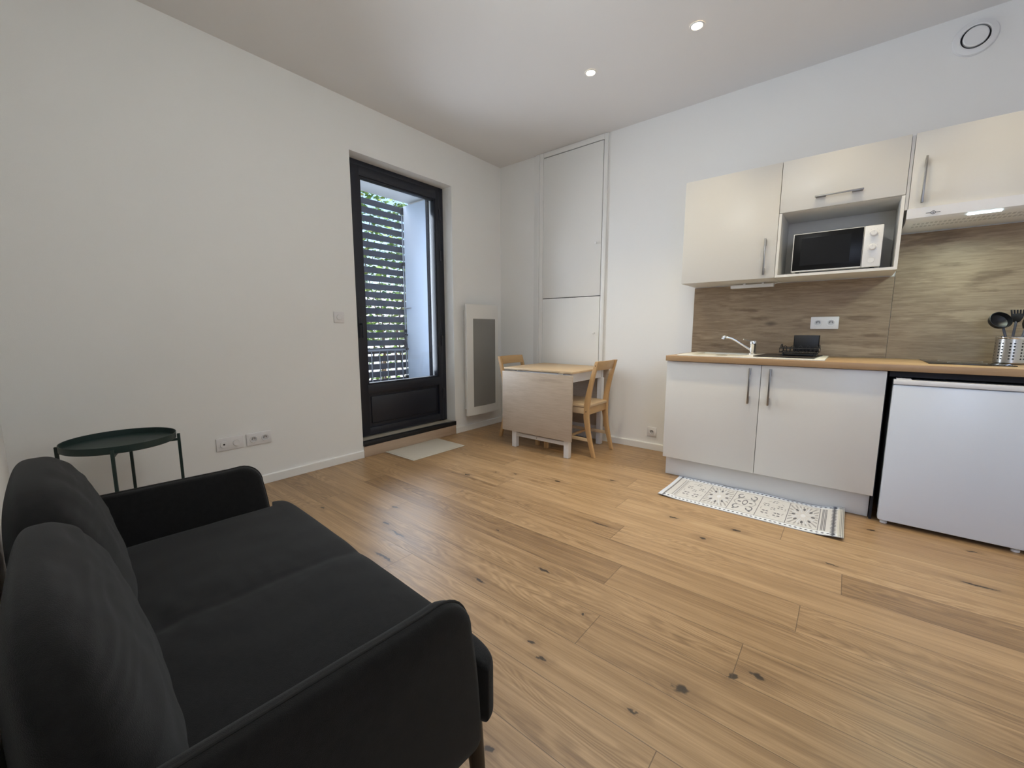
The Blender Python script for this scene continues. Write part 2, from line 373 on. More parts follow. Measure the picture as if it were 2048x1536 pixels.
# unseen window added behind the camera to light the room
wn = struct(thing('added_window_1', 'added white framed window', 'window', (WX0, BACK - .06, WZ0))); del wn['label'], wn['category']
fr = MB(); t_ = .05
fr.box(WX0, WX1, BACK - .09, BACK - .03, WZ0, WZ0 + t_); fr.box(WX0, WX1, BACK - .09, BACK - .03, WZ1 - t_, WZ1)
for x in (WX0, (WX0 + WX1) / 2 - t_ / 2, WX1 - t_): fr.box(x, x + t_, BACK - .088, BACK - .032, WZ0, WZ1)
fr.build('window_frame', M['trim'], wn); box('pane', M['glass'], wn, WX0 + .02, WX1 - .02, BACK - .064, BACK - .058, WZ0 + .02, WZ1 - .02)
# baseboards
def bboard(name, pts, axis, a, b): struct(MB().prism(pts, axis, a, b).build(name, M['trim']))
pr = lambda s, t: [(0, .001), (s * t, .001), (s * t, .058), (s * (t - .004), .064), (0, .064)]
bb = MB().prism(pr(1, .013), 1, BACK, OY0); bb.prism(pr(1, .013), 1, OY1, 0); struct(bb.build('baseboard_left', M['trim']))
bb = MB().prism([(0, .001), (-.013, .001), (-.013, .056), (-.009, .062), (0, .062)], 0, 0, .55); bb.prism([(0, .001), (-.013, .001), (-.013, .056), (-.009, .062), (0, .062)], 0, 1.315, 2.13); struct(bb.build('baseboard_front', M['trim']))
struct(MB().prism([(BACK, .001), (BACK + .013, .001), (BACK + .013, .064), (BACK, .064)], 0, 0.014, RIGHT).build('baseboard_back', M['trim']))
struct(MB().prism([(RIGHT, .001), (RIGHT - .013, .001), (RIGHT - .013, .064), (RIGHT, .064)], 1, BACK + .014, 0).build('baseboard_right', M['trim']))
# step under the door
struct(box('trim_2', M['riser'], None, .0005, .012, OY0 + .004, OY1 - .004, .001, .094, bev=.001))
struct(box('trim_3', M['black'], None, -.03, .016, OY0 + .004, OY1 - .001, .0955, .137, bev=.003))
struct(box('trim_4', M['seal'], None, -.20, -.03, OY0 + .001, OY1 - .001, .0955, .134))

# ---------------------------------------------------------------- balcony door
dr = struct(thing('door_1', '', '', (-.165, (OY0 + OY1) / 2, .135))); del dr['label'], dr['category']
XF = -.13
f = MB()
f.box(-.205, XF, OY0, OY0 + .055, .135, OZ1, .004); f.box(-.205, XF, OY1 - .055, OY1, .135, OZ1, .004); f.box(-.205, XF, OY0 + .05, OY1 - .05, OZ1 - .05, OZ1, .004)
f.build('frame', M['anth'], dr)
sy0, sy1, sz0, sz1 = -1.758, -.787, .145, 2.447; gy0, gy1, gz0, gz1 = -1.655, -.842, .607, 2.368
l = MB(); XS = XF + .008
l.box(-.195, XS, sy0, gy0, sz0, sz1, .005); l.box(-.195, XS, gy1, sy1, sz0, sz1, .005)
l.box(-.195, XS, gy0 - .01, gy1 + .01, gz1, sz1, .005); l.box(-.195, XS, gy0 - .01, gy1 + .01, .523, gz0, .005); l.box(-.195, XS, gy0 - .01, gy1 + .01, sz0, .215, .005)
lf = l.build('door_leaf', M['anth'], dr)
pn = MB().box(-.19, XS - .026, gy0 - .005, gy1 + .005, .21, .53); pn.box(-.19, XS - .014, gy0 + .03, gy1 - .03, .245, .495, .010)
pn.build('lower_panel', M['anth'], dr)
bd = MB()
for (a, b, c, d) in ((gy0, gy0 + .012, gz0, gz1), (gy1 - .012, gy1, gz0, gz1), (gy0, gy1, gz0, gz0 + .012), (gy0, gy1, gz1 - .012, gz1)): bd.box(-.185, XS - .006, a, b, c, d, .003)
bd.build('glazing_bead', M['anth'], dr)
box('pane', M['glass'], dr, -.176, -.170, gy0 - .005, gy1 + .005, gz0 - .005, gz1 + .005)
for z in (2.18, 1.78, .93, .38): MB().tube([(XS + .002, OY1 - .052, z), (XS + .002, OY1 - .052, z + .10)], .011).build('hinge', M['anth'], dr)
h = MB().box(XS, XS + .008, -1.727, -1.697, 1.02, 1.20, .003); h.tube([(XS + .005, -1.712, 1.14), (XS + .045, -1.712, 1.14)], .009); h.tube([(XS + .045, -1.716, 1.143), (XS + .048, -1.66, 1.14), (XS + .046, -1.60, 1.135)], .009)
h = MB().box(XS, XS + .008, -1.727, -1.697, 1.02, 1.20, .003); h.tube([(XS + .005, -1.712, 1.14), (XS + .042, -1.712, 1.14)], .009); h.tube([(XS + .042, -1.712, 1.145), (XS + .044, -1.712, 1.08), (XS + .042, -1.712, 1.02)], .008)
h.build('handle', M['anth'], dr)

# ---------------------------------------------------------------- outside the door
sh = thing('shutter_leaf', 'pale blue-white shutter leaf folded back outside the balcony door', 'shutter', (-.47, -.82, .12))
box('panel', M['shutter'], sh, -.655, -.285, -.835, -.805, .125, 2.395, bev=.003)
MB().tube([(-.668, -.842, .14), (-.668, -.842, 2.34)], .0075).build('bolt_rod', M['rail'], sh)
for z in (2.31, 1.06, .90, .55, 1.78): box('rod_bracket', M['anth'], sh, -.682, -.650, -.860, -.830, z, z + (.075 if z > 2 else .035), bev=.003)
k = MB().tube([(-.665, -.858, 1.045), (-.60, -.872, 1.035)], .010); k.tube([(-.648, -.872, 1.04), (-.625, -.878, .96), (-.60, -.878, .885)], .009); k.tube([(-.62, -.860, .882), (-.60, -.885, .882)], .014)
k.build('lever', M['anth'], sh)
MB().tube([(-.655, -.85, 1.32), (-.54, -.855, 1.325)], .006).build('catch', M['rail'], sh)
gr = thing('guide_rail', 'dark shutter guide rail with bright metal edge beside the door glass', 'rail', (-.25, -.82, .12))
box('channel', M['anth'], gr, -.284, -.244, -.835, -.800, .12, 2.42, bev=.002); box('edge_strip', M['trim'], gr, -.242, -.214, -.825, -.800, .12, 2.42, bev=.002)
# louvred screen
sc = thing('louvre_screen', 'dark grey louvred privacy screen outside the balcony door', 'screen', (-.72, -1.3, .1))
z = .20
while z < 2.42:
    MB().box(-.006, .006, -1.32, 1.05, -.030, .030, .002, 1, Matrix.Translation((-.72, -1.3, z)) @ Matrix.Rotation(R(-8), 4, 'Y')).build('slat', M['metalgrey'], sc)
    z += .0835
for y in (-2.62, -.26): box('post', M['metalgrey'], sc, -.745, -.695, y, y + .05, -.25, 2.48, bev=.003)
rl = thing('guard_rail', 'thin pale metal guard rail in front of the louvres', 'railing', (-.655, -1.3, .1))
MB().tube([(-.66, -1.734, .875), (-.66, -.852, .875)], .012).build('top_rail', M['rail'], rl)
MB().tube([(-.66, -1.734, .18), (-.66, -.852, .18)], .009).build('bottom_rail', M['rail'], rl)
for i in range(9): y = -1.66 + i * .095; MB().tube([(-.66, y, .18), (-.66, y, .875)], .0055, 8).build('baluster', M['rail'], rl)
# garden
struct(MB().box(-14, -.62, -9, 8, -.4, -.25).build('trim_5', M['pave']))
rnd = random.Random(3)
hg = thing('hedge', 'leafy green hedge seen through the louvre slats', 'hedge', (-2.3, 0, -.25))
def leaves(n, seed):
    rr = random.Random(seed); b = bmesh.new()
    for i in range(n):
        x = rr.uniform(-2.75, -1.75); y = rr.uniform(-3.6, 4.4); top = 3.3 + .4 * noise.noise(Vector((y * .9, 0, 0)))
        zz = rr.uniform(.9, top) if rr.random() < .86 else rr.uniform(-.2, 1.1)
        if noise.noise(Vector((y * 2.3, zz * 2.3, x))) < -.42: continue
        s_ = rr.uniform(.025, .05); q = Matrix.Translation((x, y, zz)) @ Matrix.Rotation(rr.uniform(0, 6.28), 4, 'Z') @ Matrix.Rotation(rr.uniform(-1.2, 1.2), 4, 'X')
        pts = [(-.5, 0, 0), (0, -.32, .06), (.5, 0, -.05), (0, .32, .06)]
        vv = [b.verts.new(q @ (Vector(p) * s_ * 2)) for p in pts]; b.faces.new(vv)
    o = MB(); o.bm.free(); o.bm = b; return o
leaves(26000, 4).build('foliage', M['hedge'], hg, ang=80)
tw = MB()
for i in range(60):
    y = rnd.uniform(-3.4, 4.2); x = rnd.uniform(-2.5, -2.0); h_ = rnd.uniform(1.8, 3.0)
    tw.tube([(x, y, -.25), (x + rnd.uniform(-.1, .1), y + rnd.uniform(-.15, .15), h_ * .4), (x + rnd.uniform(-.2, .2), y + rnd.uniform(-.5, .5), h_)], [.018, .012, .005], 6)
tw.build('branches', M['twig'], hg)
tag(MB().box(-7.2, -7.0, -8, 8, -.25, 1.9, .02).prism([(-7.3, 1.9), (-6.9, 1.9), (-7.1, 2.02)], 1, -8, 8).build('garden_wall', M['stone']), 'pale rendered garden wall glimpsed behind the hedge', 'wall')

# ================================================================= WALL FITTINGS
def socket(name, label, cat, loc, rz, kinds, group=None, pitch=.073):
    n = len(kinds); wd = .085 + pitch * (n - 1)
    t = thing(name, label, cat, loc, rz, group, local=True)
    MB().box(-wd / 2, wd / 2, -.009, 0, -.043, .043, .004).build('cover_plate', M['outlet'], t)
    for i, kd in enumerate(kinds):
        x = (i - (n - 1) / 2) * pitch
        if kd == 'socket':
            r_ = MB().lathe([(.0175, -.002), (.0185, .013), (.0225, .0135), (.0235, .009)], (x, 0, 0), 32, 'Y').build('socket_ring', M['outlet'], t)
            MB().lathe([(0, .0095), (.0178, .0095)], (x, 0, 0), 32, 'Y').build('socket_well', M['socket_in'], r_)
            d = MB()
            for sx in (-.008, .008): d.lathe([(0, .0102), (.0032, .0102), (.0032, .006)], (x + sx, 0, .001), 12, 'Y')
            d.box(x - .009, x + .009, -.0125, -.0098, .0075, .0105)
            d.build('pin_hole', M['dark'], r_)
            MB().tube([(x, -.009, .009), (x, -.016, .009)], .0026, 10).build('earth_pin', M['chrome'], r_)
        elif kd == 'aerial':
            r_ = MB().lathe([(0, .014), (.021, .014), (.0225, .009)], (x, 0, 0), 32, 'Y').build('aerial_socket', M['outlet'], t)
            MB().lathe([(0, .0148), (.006, .0148), (.006, .013)], (x, 0, 0), 16, 'Y').build('aerial_hole', M['dark'], r_)
        elif kd == 'blank':
            MB().lathe([(0, .0135), (.0205, .0135), (.022, .009)], (x, 0, 0), 32, 'Y').build('blank_cover', M['outlet'], t)
        else:
            MB().lathe([(0, .0155), (.019, .0145), (.0215, .0125), (.0225, .009)], (x, 0, 0), 32, 'Y').build('rocker', M['outlet'], t)
    return t
socket('light_switch', 'white round light switch on the wall left of the balcony door', 'switch', (.0005, -1.966, 1.189), R(90), ['switch'])
socket('aerial_outlet', 'white twin outlet with an aerial hole, nearer the side table', 'outlet', (.0005, -2.776, .337), R(90), ['aerial', 'blank'])
socket('power_outlet', 'white double power socket low on the wall, nearer the balcony door', 'outlet', (.0005, -2.600, .337), R(90), ['socket', 'socket'])
socket('power_outlet', 'single white power socket above the skirting left of the kitchen unit', 'outlet', (1.824, -.0005, .167), 0, ['socket'])
socket('power_outlet', 'white double power socket on the wooden splashback above the worktop', 'outlet', (3.007, -.0085, 1.138), 0, ['socket', 'socket'])

# electric panel heater
ht = thing('panel_heater', 'tall white electric panel heater with grey grille right of the balcony door', 'heater', (.05, -.39, .18))
def curved(y0, y1, z0, z1, x, sag, n=14, thick=.012):
    """plate bowed outwards in y and with a bowed lower edge"""
    b = bmesh.new(); A = []; B = []
    nz = 20
    for i in range(n + 1):
        u = i / n; y = y0 + (y1 - y0) * u; bow = 1 - ((y + .395) / .245) ** 2
        ra, rb_ = [], []
        for j in range(nz + 1):
            v = j / nz; zz = z0 + (z1 - z0) * v; zb = zz - (1 - v) ** 6 * 0 
            xx = x + sag * bow
            ra.append(b.verts.new((xx, y, zz))); rb_.append(b.verts.new((xx - thick, y, zz)))
        A.append(ra); B.append(rb_)
    for i in range(n):
        for j in range(nz):
            b.faces.new((A[i][j], A[i + 1][j], A[i + 1][j + 1], A[i][j + 1])); b.faces.new((B[i][j + 1], B[i + 1][j + 1], B[i + 1][j], B[i][j]))
        b.faces.new((A[i][0], B[i][0], B[i + 1][0], A[i + 1][0])); b.faces.new((A[i][nz], A[i + 1][nz], B[i + 1][nz], B[i][nz]))
    for j in range(nz):
        b.faces.new((A[0][j + 1], B[0][j + 1], B[0][j], A[0][j])); b.faces.new((A[n][j], B[n][j], B[n][j + 1], A[n][j + 1]))
    bmesh.ops.recalc_face_normals(b, faces=b.faces)
    o = MB(); o.bm.free(); o.bm = b; return o
curved(-.640, -.150, .182, 1.356, .088, .022, thick=.02).build('front_panel', M['heater'], ht)
curved(-.557, -.212, .272, 1.206, .0895, .022, thick=.004).build('grille', M['grille'], ht)
box('back_case', M['heater'], ht, .002, .070, -.60, -.19, .24, 1.30, bev=.008)

# extract vent
vt = thing('extract_vent', 'round white extract vent high on the kitchen wall', 'vent', (3.562, 0, 2.729))
MB().lathe([(.060, .004), (.060, .018), (.066, .020), (.088, .014), (.093, .004), (.093, 0)], (3.562, 0, 2.729), 56, 'Y').build('outer_ring', M['white'], vt)
MB().lathe([(0, .0035), (.0605, .0035)], (3.562, 0, 2.729), 56, 'Y').build('dark_gap', M['dark'], vt, label='dark gap between ring and disc')
MB().lathe([(0, .026), (.046, .026), (.051, .022), (.051, .004)], (3.562, 0, 2.729), 56, 'Y').build('centre_disc', M['white'], vt)

# built-in wall cupboard
cp = thing('built_in_cupboard', 'tall white built-in cupboard with two flush doors in the corner', 'cupboard', (.93, 0, 0))
fr = MB(); fr.box(.553, .600, -.022, 0, 0.001, 2.864, .006); fr.box(1.273, 1.312, -.018, 0, 0.001, 2.864, .004); fr.box(.600, 1.273, -.018, 0, 2.816, 2.864, .002)
fr.build('frame', M['trim'], cp)
box('gap_shadow_board', M['dark'], cp, .600, 1.273, -.0045, -.001, .01, 2.816, label='dark gap round the doors')
for (z0, z1, kz, hz) in ((1.418, 2.808, 1.905, (2.40, 1.52)), (.012, 1.411, 1.06, (1.25, .2))):
    d = box('cupboard_door', M['trim'], cp, .603, 1.2685, -.020, -.0055, z0, z1, bev=.0015)
    MB().lathe([(.005, .018), (.005, .034), (.011, .038), (.012, .046), (.007, .050), (0, .050)], (1.222, 0, kz), 20, 'Y').build('knob', M['trim'], d)
    for q in hz: MB().tube([(.600, -.0235, q), (.600, -.0235, q + .06)], .0055, 10).build('hinge', M['trim'], d)
# soft rounded pipe boxing at the corner side of the cupboard
struct(MB().prism([(.470, 0), (.500, -.010), (.525, -.020), (.545, -.026), (.5525, -.026), (.5525, 0)], 2, .065, 2.864).build('trim_6', M['wall'], ang=60))

# ================================================================= KITCHEN
X0 = 2.131
def vhandle(m, x, y, z0, z1, parent):
    h = MB().box(x - .005, x + .005, y - .034, y - .026, z0, z1, .0015)
    for zz in (z0, z1 - .05): h.box(x - .004, x + .004, y - .027, y, zz + .004, zz + .046, .001)
    h.build('handle', m, parent)
bc = thing('base_cabinet', 'wide white kitchen base cabinet with two doors under the sink', 'cabinet', (X0 + .6, -.3, 0))
cc = MB(); cc.box(X0 + .006, X0 + .024, -.578, -.005, .142, .866); cc.box(X0 + 1.172, X0 + 1.19, -.578, -.005, .142, .866); cc.box(X0 + .012, X0 + .028, -.535, -.005, .002, .142); cc.box(X0 + 1.170, X0 + 1.186, -.535, -.005, .002, .142); cc.box(X0 + .024, X0 + 1.172, -.575, -.005, .14, .158); cc.box(X0 + .024, X0 + 1.172, -.012, -.005, .158, .866)
cc.box(X0 + .024, X0 + 1.172, -.575, -.50, .85, .866)
cc.build('carcass', M['carcass'], bc)
for i in (0, 1):
    a = X0 + .6 * i + .0015; b = a + .597
    d = box('door', M['gloss'], bc, a, b, -.600, -.5795, .146, .864, bev=.0015)
    vhandle(M['handle'], X0 + (.540 if i == 0 else .653), -.600, .612, .846, d)
pl = MB().box(X0 + .012, X0 + 1.188, -.552, -.536, .003, .145, .001); pl.build('kickboard', M['plinth'], bc)
# fridge
fg = thing('fridge', 'white under-counter fridge right of the base cabinet', 'fridge', (3.63, -.33, 0))
FX0, FX1 = 3.358, 3.905
box('body', M['fridge'], fg, FX0 + .004, FX1 - .004, -.555, -.04, .03, .812, bev=.008)
d = box('door', M['fridge'], fg, FX0, FX1, -.620, -.560, .022, .795, bev=.010)
box('top_trim', M['white'], fg, FX0, FX1, -.622, -.556, .7975, .824, bev=.004)
box('hinge_cap', M['white'], fg, FX0 + .01, FX0 + .07, -.615, -.565, .8245, .830, bev=.002)
for x in (FX0 + .03, FX1 - .03):
    for y in (-.585, -.10): MB().lathe([(0, .001), (.016, .001), (.016, .012), (.008, .014), (.008, .024), (0, .024)], (x, y, 0), 20).build('foot', M['white'], fg)
# black lining of the niche
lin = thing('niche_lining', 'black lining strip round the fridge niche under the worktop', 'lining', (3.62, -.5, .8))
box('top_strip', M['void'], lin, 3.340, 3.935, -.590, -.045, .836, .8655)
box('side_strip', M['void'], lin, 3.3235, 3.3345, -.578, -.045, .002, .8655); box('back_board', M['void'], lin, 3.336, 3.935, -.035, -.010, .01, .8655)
tag(box('end_panel', M['carcass'], None, 3.936, 3.954, -.60, -.003, .002, .866, bev=.001), 'white end panel closing the kitchen run beside the fridge', 'panel')
# worktop
wt = box('worktop', M['worktop'], None, X0 - .004, 3.960, -.620, -.0005, .868, .905, bev=.002); tag(wt, 'light oak laminate worktop over the base cabinet and fridge', 'worktop')
# splashback
tag(box('splashback', M['splash'], None, X0 - .002, 3.3435, -.008, -.0005, .9055, 1.4295), 'brown oak splashback panel behind the sink', 'splashback')
s2 = MB().box(0, .60, -.008, -.0005, 0, .778).build('splashback', M['splash'], None); s2.location = (3.3455, 0, .9055)
tag(s2, 'taller oak splashback panel behind the hob under the hood', 'splashback')
# wall cabinets
UD = -.376
def ucab(x0, x1, z0, z1, label):
    t = thing('wall_cabinet', label, 'cabinet', ((x0 + x1) / 2, -.18, z0))
    c = MB(); e = .0008
    c.box(x0 + e, x0 + .016, UD + .019, -.001, z0, z1); c.box(x1 - .016, x1 - e, UD + .019, -.001, z0, z1)
    c.box(x0 + .016, x1 - .016, UD + .019, -.001, z0, z0 + .016); c.box(x0 + .016, x1 - .016, UD + .019, -.001, z1 - .016, z1); c.box(x0 + .016, x1 - .016, -.010, -.001, z0 + .016, z1 - .016)
    return t, c
t, c = ucab(X0, X0 + .6, 1.434, 2.157, 'white wall cabinet with one tall door, leftmost above the sink'); c.build('carcass', M['carcass'], t)
d = box('door', M['gloss'], t, X0 + .0015, X0 + .5985, UD, UD + .018, 1.434, 2.157, bev=.0015); vhandle(M['handle'], X0 + .537, UD, 1.455, 1.690, d)
t, c = ucab(X0 + .6, X0 + 1.2, 1.434, 2.157, 'white wall cabinet with lift-up flap above the microwave niche'); c.box(X0 + .616, X0 + 1.184, UD + .019, -.010, 1.841, 1.857)
c.box(X0 + .6008, X0 + .616, UD + .001, UD + .02, 1.434, 1.838); c.box(X0 + 1.184, X0 + 1.1992, UD + .001, UD + .02, 1.434, 1.838); c.box(X0 + .616, X0 + 1.184, UD + .001, UD + .02, 1.434, 1.450)
c.build('carcass', M['carcass'], t)
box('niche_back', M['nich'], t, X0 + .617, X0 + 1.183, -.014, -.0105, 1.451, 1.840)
d = box('flap', M['gloss'], t, X0 + .6015, X0 + 1.1985, UD, UD + .018, 1.842, 2.157, bev=.0015)
h = MB().box(2.914, 3.146, UD - .034, UD - .026, 1.900, 1.909, .0015)
for x in (2.918, 3.092): h.box(x, x + .05, UD - .027, UD, 1.900, 1.907, .001)
h.build('handle', M['handle'], d)
t, c = ucab(X0 + 1.214, X0 + 1.814, 1.757, 2.157, 'white wall cabinet above the cooker hood, rightmost'); c.build('carcass', M['carcass'], t)
d = box('door', M['gloss'], t, X0 + 1.2155, X0 + 1.8125, UD, UD + .018, 1.757, 2.157, bev=.0015); vhandle(M['handle'], 3.397, UD, 1.780, 2.022, d)
tag(box('filler_strip', M['socket_in'], None, X0 + 1.2005, X0 + 1.2135, UD + .006, -.001, 1.757, 2.150), 'narrow grey strip between the flap cabinet and the hood cabinet', 'strip')
# cooker hood
hx0, hx1 = 3.343, 3.945
hd = thing('cooker_hood', 'slim white cooker hood with lit lamp under the right wall cabinet', 'hood', (3.64, -.2, 1.69))
MB().prism([(UD - .018, 1.755), (-.009, 1.755), (-.009, 1.690), (UD + .02, 1.690), (UD - .010, 1.704)], 0, hx0, hx1).build('body', M['white'], hd)
for ya in (-.30, -.22):
    g_ = MB()
    for i in range(30): g_.box(3.38 + i * .0178, 3.39 + i * .0178, ya, ya + .04, 1.6885, 1.6898)
    g_.build('filter_slots', M['socket_in'], hd)
MB().box(3.580, 3.700, -.007, .007, -.002, .002, .001, 1, Matrix.Translation((0, UD + .006, 1.6945)) @ Matrix.Rotation(R(-25), 4, 'X')).build('lamp', M['led'], hd, label='glowing blue-white lamp strip')
lg = MB()
yF = UD - .019; cx_, cz_ = 3.447, 1.722
for r0, r1, n in ((.0085, .0085, 20),):
    lg.tube([(cx_ + r0 * math.cos(a), yF + .002, cz_ + r0 * math.sin(a)) for a in [6.28318 * i / n for i in range(n + 1)]], .0012, 6, False)
for sx in (-1, 1): lg.tube([(cx_ + sx * .009, yF + .002, cz_), (cx_ + sx * .028, yF + .0025, cz_ + .001)], .0014, 6)
lg.tube([(cx_, yF + .002, cz_ - .005), (cx_, yF + .002, cz_ + .005)], .0012, 6)
lg.build('emblem', M['metalgrey'], hd, label='small grey ring emblem with two bars')
light('hood_lamp_light', 'AREA', (3.64, -.355, 1.685), 2.2, (.80, 1.0, .88), (R(-10), 0, 0), shape='RECTANGLE', size=.12, size_y=.02)
# led fitting under the left wall cabinet
t = thing('cabinet_light', 'small white switched-off light fitting under the left wall cabinet', 'light', (2.56, -.09, 1.40))
box('housing', M['white'], t, 2.417, 2.697, -.115, -.075, 1.400, 1.424, bev=.003)
for x in (2.50, 2.62): box('clip', M['white'], t, x, x + .015, -.105, -.085, 1.4242, 1.4335)
MB().tube([(2.697, -.095, 1.418), (2.72, -.095, 1.427), (2.74, -.09, 1.426)], .003, 8).build('cable', M['white'], t)
# microwave
mw = thing('microwave', 'white microwave with black glass door standing in the open niche', 'microwave', (3.037, -.18, 1.4505))
my0 = -.352
body = MB().box(2.818, 3.255, my0 + .022, -.03, 1.462, 1.700, .006); body.build('body', M['white'], mw)
df = MB().box(2.818, 3.168, my0, my0 + .020, 1.462, 1.700, .004).build('door', M['white'], mw)
box('door_glass', M['screen'], df, 2.823, 3.166, my0 - .003, my0 + .001, 1.470, 1.696, bev=.001, label='black glass door pane')
box('door_window', M['screen'], df, 2.862, 3.110, my0 - .0036, my0 - .0028, 1.500, 1.668)
cpn = box('control_panel', M['white'], mw, 3.1695, 3.255, my0 - .002, my0 + .020, 1.462, 1.700, bev=.004)
for (z, r_) in ((1.655, .0175), (1.575, .0165)):
    kb = MB().lathe([(0, .022), (r_ * .8, .022), (r_, .018), (r_ * 1.08, .001)], (3.212, my0 - .001, z), 28, 'Y').build('knob', M['white'], cpn)
    MB().box(3.211, 3.213, my0 - .0238, my0 - .0225, z, z + r_ * .8).build('knob_mark', M['socket_in'], kb)
MB().lathe([(.0150, .0015), (.0165, .003), (.018, .001)], (3.212, my0 - .001, 1.502), 28, 'Y').build('button_ring', M['white'], cpn)
MB().lathe([(0, .002), (.0145, .003), (.0147, 0)], (3.212, my0 - .001, 1.502), 28, 'Y').build('push_button', M['white'], cpn)
for (z, r_) in ((1.655, .026), (1.575, .024)):
    mk = MB()
    for i in range(9):
        a = R(-40 + i * 32.5); mk.box(-.0008, .0008, my0 - .0026, my0 - .0018, -.0018, .0018, 0, 1, Matrix.Translation((3.212 + r_ * math.cos(a), 0, z + r_ * math.sin(a))) @ Matrix.Rotation(R(90) - a, 4, 'Y'))
    mk.build('dial_marks', M['socket_in'], cpn)
for x in (2.85, 3.22):
    for y in (-.32, -.06): MB().tube([(x, y, 1.4505), (x, y, 1.463)], .011, 12).build('foot', M['black'], mw)

# sink, tap, drainer mat, rack
sk = thing('sink', 'cream composite inset sink with bowl and drainer in the worktop', 'sink', (2.62, -.32, .905))
ZT = .905
s = MB()
ox0, ox1, oy0, oy1 = 2.195, 3.050, -.585, -.075; bx0, bx1, by0, by1 = 2.275, 2.595, -.52, -.17
s.box(ox0, bx0, oy0, oy1, ZT, ZT + .009, .002); s.box(bx1, ox1, oy0, oy1, ZT, ZT + .009, .002); s.box(bx0 - .004, bx1 + .004, oy0, by0, ZT, ZT + .009, .002); s.box(bx0 - .004, bx1 + .004, by1, oy1, ZT, ZT + .009, .002)
s.build('rim', M['sink'], sk)
box('bowl_floor', M['sink'], sk, bx0, bx1, by0, by1, ZT + .0004, ZT + .0016)
d = MB().lathe([(0, .0035), (.032, .0035), (.04, .0018)], (2.435, -.345, ZT), 24).build('drain', M['chrome'], sk)
rd = MB()
for i in range(8): rd.box(2.70, 3.02, -.50 + i * .05, -.488 + i * .05, ZT + .009, ZT + .0115, .001)
rd.build('drainer_ridges', M['sink'], sk)
tp = thing('tap', 'chrome single-lever kitchen tap with angled swan spout', 'tap', (2.612, -.20, ZT + .009))
tx, ty, tz = 2.612, -.20, ZT + .0093
MB().lathe([(0, 0), (.027, 0), (.027, .006), (.021, .010), (.021, .060), (.024, .066), (.024, .088), (.020, .097), (.010, .101), (0, .102)], (tx, ty, tz), 32).build('body', M['chrome'], tp)
MB().tube([(tx - .012, ty - .004, tz + .028), (tx - .06, ty - .02, tz + .063), (tx - .11, ty - .035, tz + .098), (tx - .135, ty - .042, tz + .113), (tx - .155, ty - .048, tz + .119), (tx - .172, ty - .053, tz + .120)], .0085, 14).build('spout', M['chrome'], tp)
MB().tube([(tx - .172, ty - .053, tz + .128), (tx - .186, ty - .057, tz + .123), (tx - .190, ty - .059, tz + .106)], [.010, .014, .0135], 16).build('aerator', M['chrome'], tp)
MB().tube([(tx, ty, tz + .092), (tx - .03, ty - .03, tz + .100), (tx - .052, ty - .05, tz + .106)], [.0045, .003, .003], 10).lathe([(0, -.006), (.005, -.003), (.006, .002), (.003, .006), (0, .007)], (tx - .055, ty - .052, tz + .107), 14).build('lever', M['chrome'], tp)
dm = tag(MB().prism([(2.668, -.535), (2.995, -.545), (3.022, -.19), (2.76, -.15), (2.70, -.17)], 2, ZT + .0118, ZT + .016, .001).build('draining_mat', mat('dark_brown_rubber', (.022, .018, .017), .55)), 'dark brown draining mat on the sink drainer under the rack', 'mat')
rk = thing('dish_rack', 'small black wire dish rack on the draining mat', 'rack', (2.90, -.30, ZT + .016))
r = MB(); zb = ZT + .0175; rx0, rx1, ry0, ry1 = 2.80, 3.006, -.42, -.20
loop = lambda z: [(rx0, ry0, z), (rx1, ry0, z), (rx1, ry1, z), (rx0, ry1, z), (rx0, ry0, z)]
for z in (zb + .022, zb + .048): r.tube(loop(z), .003, 8)
r.build('basket_rim', M['black'], rk)
r = MB()
for i in range(12):
    x = rx0 + (rx1 - rx0) * i / 11; r.tube([(x, ry0, zb + .048), (x, ry0, zb + .022), (x, ry1, zb + .022), (x, ry1, zb + .048)], .0018, 6)
for i in range(5):
    x = rx0 + .012 + .042 * i; r.tube([(x, ry0 + .06, zb + .022), (x + .004, ry0 + .06, zb + .058), (x + .012, ry0 + .06, zb + .064), (x + .02, ry0 + .06, zb + .058), (x + .024, ry0 + .06, zb + .022)], .002, 6)
r.build('wires', M['black'], rk)
for x in (rx0 + .02, rx1 - .02):
    for y in (ry0 + .01, ry1 - .01): MB().tube([(x, y, zb + .022), (x, y, zb - .001)], .0045, 8).build('foot', M['black'], rk)
for x in (rx0, rx1): MB().tube([(x, -.36, zb + .048), (x, -.355, zb + .062), (x, -.33, zb + .070), (x, -.30, zb + .070), (x, -.275, zb + .062), (x, -.27, zb + .048)], .003, 8).build('handle', M['black'], rk)
tray = MB().box(2.812, 3.000, -.405, -.215, zb + .002, zb + .012, .003); tray.build('drip_tray', M['black'], rk)
ch = MB(); cx0, cx1, cy0, cy1, cz0, cz1 = 2.862, 3.000, -.285, -.212, zb + .0255, 1.054
ch.box(cx0, cx1, cy0, cy0 + .004, cz0, cz1, .001); ch.box(cx0, cx1, cy1 - .004, cy1, cz0, cz1, .001); ch.box(cx0, cx0 + .004, cy0, cy1, cz0, cz1, .001); ch.box(cx1 - .004, cx1, cy0, cy1, cz0, cz1, .001); ch.box(cx0, cx1, cy0, cy1, cz0, cz0 + .004)
tag(ch.build('cutlery_holder', M['black']), 'tall black cutlery holder box standing in the dish rack', 'holder')

